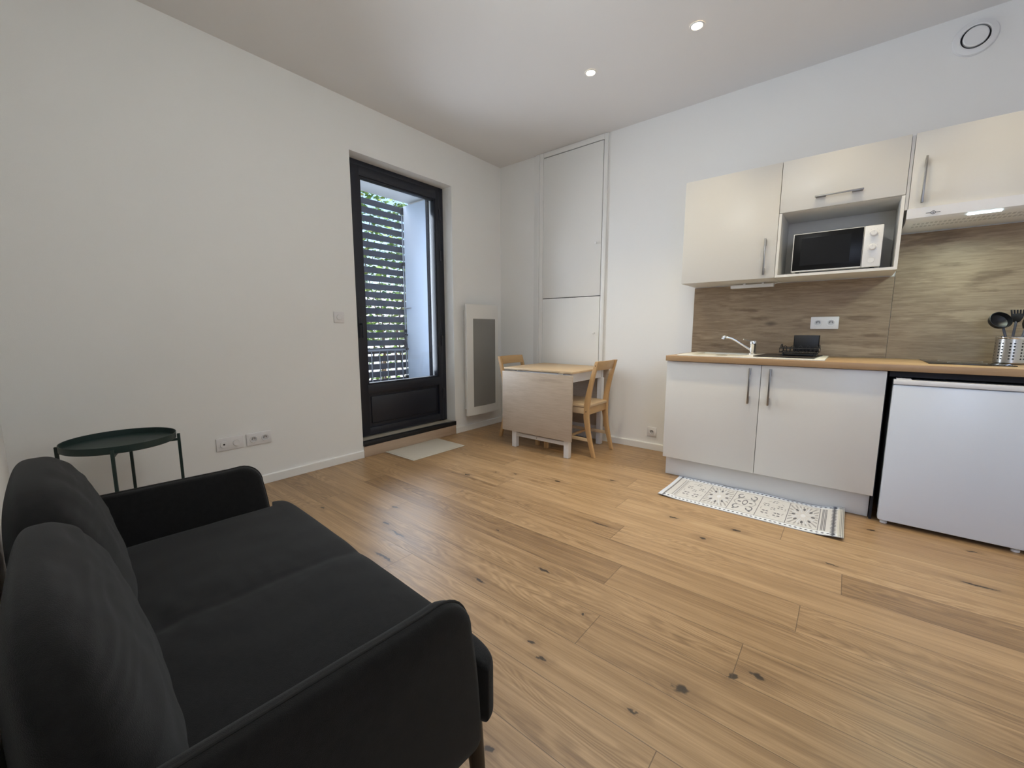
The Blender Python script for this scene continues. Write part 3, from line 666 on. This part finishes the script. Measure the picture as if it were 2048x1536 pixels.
# hob
hb = thing('hob', 'black glass two-zone hob set in the worktop', 'hob', (3.66, -.25, ZT))
box('glass_plate', M['glassblk'], hb, 3.500, 3.818, -.450, -.045, ZT + .0004, ZT + .005, bev=.0015)
for y, r_ in ((-.335, .075), (-.14, .09)): MB().lathe([(r_ - .002, 0), (r_, 0)], (3.66, y, ZT + .0052), 48).build('zone_ring', M['socket_in'], hb)
# utensil pot
ux, uy, uz = 3.832, -.215, ZT + .0055
up = thing('utensil_pot', 'perforated stainless steel pot full of utensils on the hob edge', 'pot', (ux, uy, uz))
MB().lathe([(0, .001), (.057, .001), (.060, .004), (.060, .136), (.062, .139), (.060, .141), (.057, .139), (.057, .006), (0, .006)], (ux, uy, uz), 48).build('pot_wall', M['perf'], up)
MB().lathe([(.0602, .130), (.0625, .134), (.0625, .141), (.0600, .143)], (ux, uy, uz), 48).build('rim', M['chrome'], up)
def utensil(name, label, a, b, head):
    t = thing(name, label, 'utensil', a, group='cooking utensils in the steel pot')
    MB().tube([a, b], .0055, 10).build('handle', M['metalgrey'] if head != 'whisk' else M['steel'], t)
    d = (Vector(b) - Vector(a)).normalized(); q = d.to_track_quat('Z', 'Y').to_matrix().to_4x4(); mx = Matrix.Translation(b) @ q
    h = MB()
    if head == 'ladle':
        h.lathe([(0, -.036), (.024, -.036), (.042, -.020), (.048, .004), (.046, .005), (.040, -.018), (.022, -.032), (0, -.036)], (0, 0, 0), 28)
        bmesh.ops.transform(h.bm, matrix=Matrix.Translation(Vector(b) + Vector((-.012, -.004, .034))) @ Matrix.Rotation(R(62), 4, 'X') @ Matrix.Rotation(R(20), 4, 'Y'), verts=h.bm.verts)
    elif head == 'spatula':
        for i in range(4): h.box(-.032 + i * .0175, -.019 + i * .0175, -.002, .002, .01, .085, .001)
        h.box(-.032, .0335, -.002, .002, -.004, .012, .001); h.box(-.032, .0335, -.002, .002, .078, .092, .001)
        bmesh.ops.transform(h.bm, matrix=mx, verts=h.bm.verts)
    elif head == 'spoon':
        h.lathe([(0, -.01), (.016, .0), (.026, .022), (.027, .042), (.018, .062), (0, .072)], (0, 0, 0), 20)
        for v in h.bm.verts: v.co.y *= .25
        bmesh.ops.transform(h.bm, matrix=mx, verts=h.bm.verts)
    elif head == 'claw':
        h.lathe([(0, -.01), (.016, .0), (.024, .02), (.026, .04), (.0, .045)], (0, 0, 0), 20)
        for v in h.bm.verts: v.co.y *= .3
        for i in range(5): h.tube([(-.022 + i * .011, 0, .034), (-.024 + i * .012, .008, .062)], .0038, 6)
        bmesh.ops.transform(h.bm, matrix=mx, verts=h.bm.verts)
    h.build('head', M['black'], t)
Z1 = uz + .008
utensil('ladle', 'black ladle leaning left in the steel pot', (ux + .010, uy, Z1), (ux - .040, uy + .006, 1.108), 'ladle')
utensil('slotted_spatula', 'black slotted spatula leaning far right in the steel pot', (ux - .02, uy - .01, Z1), (ux + .060, uy + .006, 1.118), 'spatula')
utensil('pasta_server', 'black toothed pasta server upright behind the ladle', (ux + .0, uy + .03, Z1), (ux + .012, uy + .045, 1.135), 'claw')
utensil('serving_spoon', 'black serving spoon leaning right behind the spatula', (ux + .02, uy + .02, Z1), (ux + .046, uy + .034, 1.10), 'spoon')

# kitchen runner painted with its printed tiles
def runner():
    nx, ny = 520, 240; Lx, Ly = .965, .455
    u = np.linspace(0, Lx, nx); v = np.linspace(0, Ly, ny); U, V = np.meshgrid(u, v, indexing='ij')
    col = np.empty((nx, ny, 3)); rs = np.random.RandomState(2)
    def blur(a, k):
        for _ in range(3):
            for ax in (0, 1): a = (np.roll(a, k, ax) + a + np.roll(a, -k, ax)) / 3
        return a
    n1 = blur(rs.rand(nx, ny), 9); n1 = (n1 - n1.min()) / (n1.max() - n1.min()); n2 = blur(rs.rand(nx, ny), 3); n2 = (n2 - n2.min()) / (n2.max() - n2.min())
    base = np.array([.70, .69, .68]); col[:] = base * (.86 + .28 * n1[..., None]) ; 
    grey = np.array([.30, .29, .29]); dark = np.array([.035, .040, .060]); white = np.array([.80, .82, .86])
    def put(mask, c, a=1.0): col[mask] = col[mask] * (1 - a) + np.asarray(c) * a
    put(n2 > .62, (.58, .54, .50), .5)
    v0, v1 = .062, Ly - .062; u0, u1 = .095, Lx - .112; tw = (u1 - u0) / 5
    for i in range(5):
        cu, cv = u0 + tw * (i + .5), (v0 + v1) / 2
        a = (U - cu) / (tw / 2); b = (V - cv) / ((v1 - v0) / 2); ins = (abs(a) < 1) & (abs(b) < 1)
        r = np.hypot(a, b); th = np.arctan2(b, a)
        kind = (0, 1, 2, 0, 1)[i]
        if kind == 0:
            for cx, cy, s in [(-.45, -.45, 1), (.35, -.5, 1), (-.5, .3, .8), (.45, .25, .8), (0, .75, .7), (0, 0, .7)]:
                for kx in (-1, 1):
                    for ky in (-1, 1):
                        p, q = (a - cx - .13 * kx * s) / (.10 * s), (b - cy - .11 * ky * s) / (.045 * s)
                        put(ins & (np.hypot(p + .8 * ky * kx * np.abs(q) * .5, q) < 1), dark, .9)
            put(ins & (abs(r - .82) < .025) & (np.sin(th * 10) > .2), grey, .7)
        elif kind == 1:
            k8 = ((th + math.pi) / (math.pi / 4)) % 1 - .5
            pet = (abs(k8) < .28 * np.sin(np.clip((r - .22) / .62, 0, 1) * math.pi) ** .8) & (r > .22) & (r < .84)
            put(ins & pet, (.62, .62, .63), .8); put(ins & pet & (abs(k8) < .05), white, .8)
            k4 = ((th + math.pi + math.pi / 8) / (math.pi / 4)) % 1 - .5
            drop = (np.hypot((r - .62) / .13, k4 / (.17)) < 1); put(ins & drop, dark, .85)
            put(ins & (r > .75) & (np.sin(th * 24) > .35) & (np.maximum(abs(a), abs(b)) < .92), grey, .8)
            put(ins & (r < .16), white, .8)
        else:
            for sx in (-1, 1):
                for sy in (-.55, .62):
                    p, q = a - sx * .48, b - sy; rr = np.hypot(p, q * 1.1); put(ins & (abs(rr - .21) < .045) & (np.arctan2(q, p * sx) < 1.9), dark, .85)
                    put(ins & (np.hypot(p - .1 * sx, (q + .28) * 1.8) < .09), dark, .85)
            put(ins & (abs(np.hypot(a / .55, b / .8) - .30) < .055), dark, .9)
            put(ins & (abs(np.hypot(a * .8, b * 1.6) - .62) < .03), grey, .7)
            for kx in (-1, 1): put(ins & (np.hypot((a - kx * .42) / .14, b / .06) < 1), dark, .85)
        put((abs(U - (u0 + tw * i)) < .0016) & (V > .0) & (V < Ly), dark, .8)
    put((abs(U - u1) < .0016), dark, .8)
    for vv in (v0 - .006, v1 + .006): put((abs(V - vv) < .003) & (U > u0) & (U < u1), grey, .85)
    for lo, hi in ((.010, v0 - .014), (v1 + .014, Ly - .010)):
        band = (V > lo) & (V < hi); put(band, white); c = (lo + hi) / 2
        k = (U / .024) % 1 - .5; put(band & (abs(k) / .38 + abs(V - c) / .0085 < 1), dark, .95)
    put((U < .020), (.72, .76, .84)); put((abs(U - .030) < .005), dark, .8); put((abs(U - .078) < .010) & (V > v0) & (V < v1), grey, .8); put((abs(U - .078) < .002) & (V > v0) & (V < v1), white, .8)
    for k in range(4): put((abs(U - (u1 + .012 + k * .0065)) < .0018) & (V > v0) & (V < v1), dark, .8)
    zz = abs(((V / .022) % 1) - .5) * 2; put((abs(U - (u1 + .066)) < .013 * zz + .002), dark, .9)
    put((U > Lx - .028), (.62, .60, .52), .7)
    for k in range(3): put((abs(U - (Lx - .005 - k * .007)) < .0014), dark, .7)
    put((V < .007) | (V > Ly - .007), (.22, .24, .30), .8)
    # geometry: lies flat with the corners lifting
    h = .0022 + .0 * U
    h = h + .020 * np.exp(-((U - Lx) / .09) ** 2) * (.45 + .55 * np.exp(-((V - Ly) / .16) ** 2) + .35 * np.exp(-((V) / .10) ** 2)) + .010 * np.exp(-(U / .08) ** 2) * np.exp(-(V / .16) ** 2)
    h = h + .004 * np.sin(U * 13 + 1) * np.exp(-((V - Ly) / .06) ** 2) * (U > .3) + .0025 * np.exp(-((V - Ly) / .05) ** 2)
    h = np.maximum(h, .0022)
    X = 2.250 + U * 1.0; Y = -1.008 + V + .0
    Y = Y + (U / Lx) * .004; Y = -1.012 + (Y + 1.012) * (1 + .10 * 0)
    co = np.stack([X, Y, h], -1).reshape(-1, 3); cb_ = co.copy(); cb_[:, 2] -= .0018
    idx = np.arange(nx * ny).reshape(nx, ny)
    q = np.stack([idx[:-1, :-1], idx[1:, :-1], idx[1:, 1:], idx[:-1, 1:]], -1).reshape(-1, 4)
    N = nx * ny; qb = q[:, ::-1] + N
    ring = np.concatenate([idx[:, 0], idx[-1, 1:], idx[::-1, -1][1:], idx[0, ::-1][1:]])
    side = np.stack([ring[:-1], ring[:-1] + N, ring[1:] + N, ring[1:]], -1)
    me = bpy.data.meshes.new('kitchen_runner'); F = np.concatenate([q, qb, side]); V_ = np.concatenate([co, cb_])
    me.vertices.add(len(V_)); me.vertices.foreach_set('co', V_.ravel()); me.loops.add(F.size); me.loops.foreach_set('vertex_index', F.ravel().astype(np.int32))
    me.polygons.add(len(F)); me.polygons.foreach_set('loop_start', np.arange(0, F.size, 4, dtype=np.int32)); me.polygons.foreach_set('loop_total', np.full(len(F), 4, np.int32)); me.update(calc_edges=True)
    at = me.color_attributes.new('print', 'FLOAT_COLOR', 'POINT'); cc_ = np.ones((2 * N, 4)); cc_[:N, :3] = np.clip(col.reshape(-1, 3), 0, 1); cc_[N:, :3] = .25; at.data.foreach_set('color', cc_.ravel().astype(np.float32))
    me.materials.append(vcol_mat('printed_vinyl', 'print', .38)); me.validate()
    o = bpy.data.objects.new('kitchen_runner', me); C.objects.link(o)
    tag(o, 'patterned grey and white tile-print runner on the floor before the kitchen unit', 'rug')
runner()
dmx = thing('door_mat', 'small plain cream mat on the floor before the balcony step', 'mat', (.21, -1.30, 0))
def para(z0, z1, ins):
    P = [(.016 + ins, -1.604 + ins), (.412 - ins, -1.597 + ins), (.416 - ins, -1.008 - ins), (.016 + ins, -1.002 - ins)]
    return MB().prism(P, 2, z0, z1, .001)
para(.001, .006, 0).build('binding', M['rugedge'], dmx); para(.0062, .0085, .012).build('pile', M['rug'], dmx)

# ================================================================= TABLE AND CHAIRS
tb = thing('drop_leaf_table', 'small pine drop-leaf table with white legs and its front leaf hanging', 'table', (1.03, -.40, 0))
tx0, tx1, ty0, ty1 = .655, 1.405, -.716, -.060
box('tabletop', M['pinex'], tb, tx0, tx1, ty0, ty1, .726, .744, bev=.003)
lfm = MB().box(.668, 1.422, -.752, -.735, .156, .713, .002).build('front_leaf', M['leaf'], tb, label='grey-brown wood leaf hanging down')
box('rear_leaf', M['leaf'], tb, .668, 1.405, -.053, -.036, .156, .719, bev=.002)
for x in (.79, 1.28):
    MB().box(x, x + .045, -.735, -.700, .7225, .7255).tube([(x, -.738, .7185), (x + .045, -.738, .7185)], .0050, 10).build('hinge', M['chrome'], tb)
ap = MB(); ap.box(.765, 1.37, -.70, -.682, .645, .7215); ap.box(.765, 1.37, -.118, -.10, .645, .7215); ap.box(1.345, 1.362, -.682, -.118, .645, .7215); ap.box(.778, .795, -.682, -.118, .645, .7215)
ap.build('apron', M['plywhite'], tb)
for x in (.765, 1.335):
    for y in (-.728, -.15): box('leg', M['plywhite'], tb, x, x + .048, y, y + .048, .0015, .644, bev=.003)
st = MB().box(.813, 1.335, -.712, -.694, .104, .136, .002)
st = st.build('stretcher', M['plywhite'], tb); MB().lathe([(0, .0035), (.005, .0035), (.006, 0)], (1.04, -.7125, .122), 14, 'Y').build('bolt', M['steel'], st)

def make_chair(label):
    """thing space: faces -x, back at x = 0; seat top at .455; the near side is -y"""
    t = thing('dining_chair', label, 'chair', (0, 0, 0), 0, 'pine chairs tucked under the table', local=True)
    zs = [0, .10, .22, .34, .42, .52, .62, .72, .825]
    xs = [.045, .018, -.012, -.030, -.030, -.018, .003, .028, .058]
    wdt = [.032, .036, .042, .050, .052, .046, .040, .036, .030]
    for sy in (-1, 1):
        a = [(x - w / 2, z) for x, w, z in zip(xs, wdt, zs)] + [(x + w / 2, z) for x, w, z in zip(xs[::-1], wdt[::-1], zs[::-1])]
        y = sy * .172
        MB().prism([(p[0], p[1]) for p in a], 1, y - .0125, y + .0125, .003).build('rear_leg', M['pine'], t)
        yf = sy * .188
        m = MB(); m.prism([(-.452, .0), (-.418, .0), (-.412, .425), (-.455, .425)], 1, yf - .016, yf + .016, .003); m.build('front_leg', M['pine'], t)
        MB().prism([(-.414, .375), (-.05, .370), (-.05, .425), (-.414, .428)], 1, sy * .176 - .009, sy * .176 + .009, .002).build('side_rail', M['pinex'], t)
        MB().prism([(-.42, .132), (-.005, .132), (-.005, .160), (-.42, .160)], 1, sy * .176 - .008, sy * .176 + .008, .002).build('side_stretcher', M['pinex'], t)
    # curved top rail
    n = 8; pts = []
    for i in range(n + 1): y = -.16 + .32 * i / n; pts.append((.048 + .022 * (1 - (y / .16) ** 2) * 1.0, y))
    poly = [(x - .010, y) for x, y in pts] + [(x + .010, y) for x, y in pts[::-1]]
    m = MB().prism(poly, 2, .748, .826, .002)
    for v in m.bm.verts: v.co.x += (v.co.z - .826) * .25
    m.build('top_rail', M['piney'], t)
    MB().box(-.040, -.018, -.16, .16, .362, .428, .002).build('rear_rail', M['piney'], t)
    MB().box(-.448, -.426, -.172, .172, .370, .425, .002).build('front_rail', M['piney'], t)
    MB().box(-.22, -.20, -.168, .168, .136, .156, .002).build('cross_stretcher', M['piney'], t)
    m = MB().prism([(-.468, -.21), (-.468, .21), (-.06, .186), (-.008, .158), (-.008, -.158), (-.06, -.186)], 2, .429, .452, .004)
    m.build('seat', M['pinex'], t)
    for sy in (-1, 1):
        for z, x in ((.79, .046), (.395, -.030)): pass
        b = MB()
        for z, x in ((.790, .048), (.392, -.030)): b.lathe([(0, .0145), (.0045, .0145), (.0045, .012)], (x, sy * .172 if sy < 0 else sy * .172, z), 10, 'Y')
        if sy < 0: b.build('bolt_head', M['dark'], t)
        else: b.bm.free()
    return t
c1 = make_chair('pine chair at the right end of the table with its back fully in view')
c1.location = (1.487, -.388, .0015)
c2 = copy_tree(c1); c2.location = (.492, -.352, .0015); c2.rotation_euler = (0, 0, R(180))
c2['label'] = 'pine chair at the left end of the table, mostly hidden by it'

# ================================================================= CEILING SPOTS AND ADDED LAMP
first = None
for i, (x, y) in enumerate(SPOTS):
    if first is None:
        first = thing('recessed_spotlight', 'x', 'spotlight', (x, y, CEIL), 0, 'recessed ceiling spotlights', local=True)
        MB().lathe([(.030, -.001), (.031, -.004), (.039, -.0045), (.0405, -.001)], (0, 0, 0), 36, close=False).build('trim_ring', M['white'], first)
        MB().lathe([(0, -.0035), (.020, -.0030), (.0295, -.0015)], (0, 0, 0), 32).build('bulb', M['bulb'], first)
        t = first
    else: t = copy_tree(first); t.location = (x, y, CEIL)
    t['label'] = ['lit recessed ceiling spotlight nearest the cupboard', 'lit recessed ceiling spotlight above the front of the kitchen, nearer the vent', 'added recessed spotlight above the front of the kitchen, out of the frame', 'last added recessed spotlight towards the right wall, out of the frame', 'recessed spotlight of the added second row nearer the left wall, out of the frame', 'recessed spotlight of the added second row beside the pendant, out of the frame'][i]
    light('spot_light', 'SPOT', (x, y, CEIL - .012), SPOT_W[i > 3], (1, .83, .50) if i < 4 else (.88, .94, 1.0), spot_size=R(88), spot_blend=.9, shadow_soft_size=.03)
lx, ly, lz = 2.35, -2.55, 2.48  # globe pendant out of view, added as fill for walls and ceiling
lp = thing('fill_pendant', 'white glass globe pendant lamp added as fill light in the middle of the room', 'lamp', (lx, ly, lz))
MB().lathe([(.15 * math.sin(R(a)), -.15 * math.cos(R(a))) for a in range(0, 171, 10)] + [(.03, .152)], (lx, ly, lz), 40).build('globe', M['dome'], lp)
MB().tube([(lx, ly, lz + .15), (lx, ly, CEIL - .03)], .003, 8).build('cord', M['white'], lp)
MB().lathe([(0, .0), (.04, .0), (.045, .03), (0, .031)], (lx, ly, CEIL - .032), 28).build('ceiling_rose', M['white'], lp)

# ================================================================= SIDE TABLE
cx, cy, r0, zt_ = .380, -3.340, .212, .527
sd = thing('tray_side_table', 'round dark green metal tray table between the sofa and the wall', 'side table', (cx, cy, 0))
MB().lathe([(0, 0), (r0 - .006, 0), (r0 - .001, .003), (r0, .030), (r0 + .003, .031), (r0 + .003, .029), (r0 + .0025, .0), (r0 - .004, -.004), (0, -.004)], (cx, cy, zt_), 72).build('tray', M['green'], sd)
for k in range(4):
    a = R(75 + 90 * k); rr = r0 + .012; px_, py_ = cx + rr * math.cos(a), cy + rr * math.sin(a)
    m = MB().box(-.0065, .0065, -.0065, .0065, .001, zt_ + .018, .0012, 1, Matrix.Translation((px_, py_, 0)) @ Matrix.Rotation(a, 4, 'Z')); m.build('leg', M['green'], sd)
for k in range(2):
    a = R(75 + 90 * k); dx, dy = math.cos(a) * (r0 + .008), math.sin(a) * (r0 + .008); zc = zt_ - .013 - .0
    for zc in (zt_ - .013, .03): MB().box(-(r0 + .006), r0 + .006, -.006, .006, zc - .006 - .0125 * k * 0, zc + .006, .001, 1, Matrix.Translation((cx, cy, -.0003 * k)) @ Matrix.Rotation(a, 4, 'Z')).build('crossbar', M['green'], sd)

# ================================================================= SOFA
# authored square to the room, then turned a little about its near front corner
sf = thing('sofa', 'compact charcoal grey fabric two-seat sofa in the foreground', 'sofa', (2.655, -3.120, 0), R(-2.6))
def rbox(n, hx, hy, hz, p, fn=None):
    b = bmesh.new(); bmesh.ops.create_cube(b, size=2); bmesh.ops.subdivide_edges(b, edges=b.edges, cuts=n, use_grid_fill=True)
    for v in b.verts:
        c = v.co.copy(); mx_ = max(abs(c.x), abs(c.y), abs(c.z)); pn_ = (abs(c.x) ** p + abs(c.y) ** p + abs(c.z) ** p) ** (1 / p)
        c = c * (mx_ / pn_); v.co = Vector((c.x * hx, c.y * hy, c.z * hz))
        if fn: v.co = fn(v.co, c)
    o = MB(); o.bm.free(); o.bm = b; return o
# seat: T shaped pad that runs in front of the arms
AR = 2.655; AL = 1.455; AT = .042
SX0, SX1, SY0, SY1, SZ0, SZ1 = AL - .004, AR + .004, -3.62, -3.058, .290, .432
def sstep(a, b, x): t = min(1, max(0, (x - a) / (b - a))); return t * t * (3 - 2 * t)
def seatfn(v, c):
    x = v.x; H = (SX1 - SX0) / 2
    fy = v.y + (SY0 + SY1) / 2
    k = sstep(-3.108, -3.122, fy); lim = H - AT - .004
    xc = x * (1 - k) + (x * lim / H) * k
    z = v.z + (SZ0 + SZ1) / 2
    if v.z > 0:
        sx = x - .0; rough_ = (1 - c.y) * .5
        wig = .004 * noise.noise(Vector((fy * 14, 2, 0))) * rough_
        seam = math.exp(-((sx + wig) / .006) ** 2) * .0055 + math.exp(-((sx + wig) / .05) ** 2) * .005
        z += .014 * (1 - c.x ** 2) * (1 - c.y ** 4) - seam
        near = math.exp(-(sx / .13) ** 2)
        z += .0016 * noise.noise(Vector((x * 11, fy * 9, 3))) + .0080 * near * rough_ * noise.noise(Vector((sx * 11 + fy * 5, fy * 30, 7)))
    return Vector((xc + (SX0 + SX1) / 2, fy, z))
rbox(90, (SX1 - SX0) / 2, (SY1 - SY0) / 2, (SZ1 - SZ0) / 2, 14, seatfn).build('seat_cushion', M['sofa'], sf, ang=180)
def arm(xo, sgn, zt):
    """xo = outer face, arm runs inwards by AT"""
    yb, yf, zb_ = -3.695, -3.122, .262
    prof = []                                     # outline in (y, z): bottom back, bottom front, front, rounded top front, top back
    prof.append((yb, zb_)); 
    for i in range(12): prof.append((yb + (yf - .02 - yb) * (i + 1) / 12, zb_ + .000))
    for a in range(5): q = R(-90 + a * 22.5); prof.append((yf - .02 + .02 * math.cos(q), zb_ + .02 + .02 * math.sin(q)))
    for i in range(8): t = (i + 1) / 8; prof.append((yf - .022 * t ** 2, zb_ + .02 + (zt - .07 - zb_ - .02) * t))
    cy_, cz_, ry_, rz_ = -3.212, zt - .07, .068, .072
    for a in range(1, 9): q = R(a * 11.25); prof.append((cy_ + ry_ * math.cos(q), cz_ + rz_ * math.sin(q)))
    for i in range(14): t = (i + 1) / 14; prof.append((cy_ + (yb - cy_) * t, zt + .004 * t))
    n = len(prof); b = bmesh.new(); xi = xo - sgn * AT
    cyc, czc = -3.42, .43; rings = []
    # concentric rings close both faces; slight bulge in the middle
    def ringv(x, s, bulge): return [b.verts.new((x + bulge, cyc + (y - cyc) * s, czc + (z - czc) * s)) for y, z in prof]
    for s_, o_ in ((.0, .010), (.35, .0095), (.65, .007), (.85, .003), (.96, 0), (.99, -.003)): rings.append(ringv(xo, s_, sgn * o_))
    rings.append(ringv(xo - sgn * .007, 1.0, 0)); rings.append(ringv((xo + xi) / 2, 1.008, 0)); rings.append(ringv(xi + sgn * .010, 1.0, 0))
    for s_, o_ in ((.985, .002), (.95, 0), (.8, -.004), (.5, -.007), (.0, -.008)): rings.append(ringv(xi, s_, sgn * o_))
    for A, B in zip(rings, rings[1:]):
        for i in range(n): b.faces.new((A[i], A[(i + 1) % n], B[(i + 1) % n], B[i]))
    bmesh.ops.remove_doubles(b, verts=b.verts, dist=.0002); bmesh.ops.recalc_face_normals(b, faces=b.faces)
    for v in b.verts:
        v.co.x += .0018 * noise.noise(Vector((v.co.y * 9, v.co.z * 9, sgn * 5)))
    o = MB(); o.bm.free(); o.bm = b
    a = o.build('arm', M['sofa'], sf, ang=180)
    pth = [(xo - sgn * .5 * AT, cyc + (y - cyc) * 1.009, czc + (z - czc) * 1.010) for y, z in prof[13:]]
    MB().tube(pth, .0030, 8).build('piping', M['piping'], a)
arm(AR, 1, .600); arm(AL, -1, .590)
MB().box(AL + .02, AR - .02, -3.708, -3.66, .22, .44, .01, 2).build('backrest_frame', M['sofa'], sf)
box('seat_frame', M['sofa'], sf, AL + AT + .01, AR - AT - .01, -3.66, -3.16, .22, .295, bev=.015)
FR = [(-1, -3.520), (-.5, -3.542), (0, -3.562), (.5, -3.590), (.8, -3.612), (1, -3.635)]
def cushion(x0, x1, seed):
    cx_ = (x0 + x1) / 2; hx = (x1 - x0) / 2
    def fn(v, c):
        u, w_ = c.x, c.z
        fr_ = np.interp(w_, [q[0] for q in FR], [q[1] for q in FR]); bk_ = -3.697 - (2.5 - cx_) * .045
        mid, hf = (fr_ + bk_) / 2, (fr_ - bk_) / 2
        hf *= 1 - .15 * abs(u) ** 6
        y = mid + c.y * hf
        wr = noise.noise(Vector((u * 2.2 + seed, w_ * 11, seed))) * .007 * max(0, w_ - .2) + noise.noise(Vector((u * 5, w_ * 3, seed + 4))) * .003
        y += wr * sstep(-.2, .6, c.y)
        x = cx_ + v.x * (1 - .05 * max(0, w_) ** 3)
        z = v.z + .594 + .010 * (1 - u * u) * (1 if w_ > 0 else 0) - .012 * max(0, abs(u) - .6) * (w_ > 0)
        return Vector((x, y, z))
    return rbox(60, hx, .085, .178, 3.6, fn).build('back_cushion', M['sofa'], sf, ang=180)
cushion(AL + AT + .004, 2.062, 1.0); cushion(2.048, AR - AT - .004, 6.3)
for x, y, dx, dy in ((2.605, -3.105, .014, .016), (1.505, -3.105, -.014, .016), (2.605, -3.64, .014, -.01), (1.505, -3.64, -.014, -.01)):
    MB().tube([(x, y, .275), (x + dx, y + dy, .001)], [.020, .012], 20).build('leg', M['legwood'], sf)
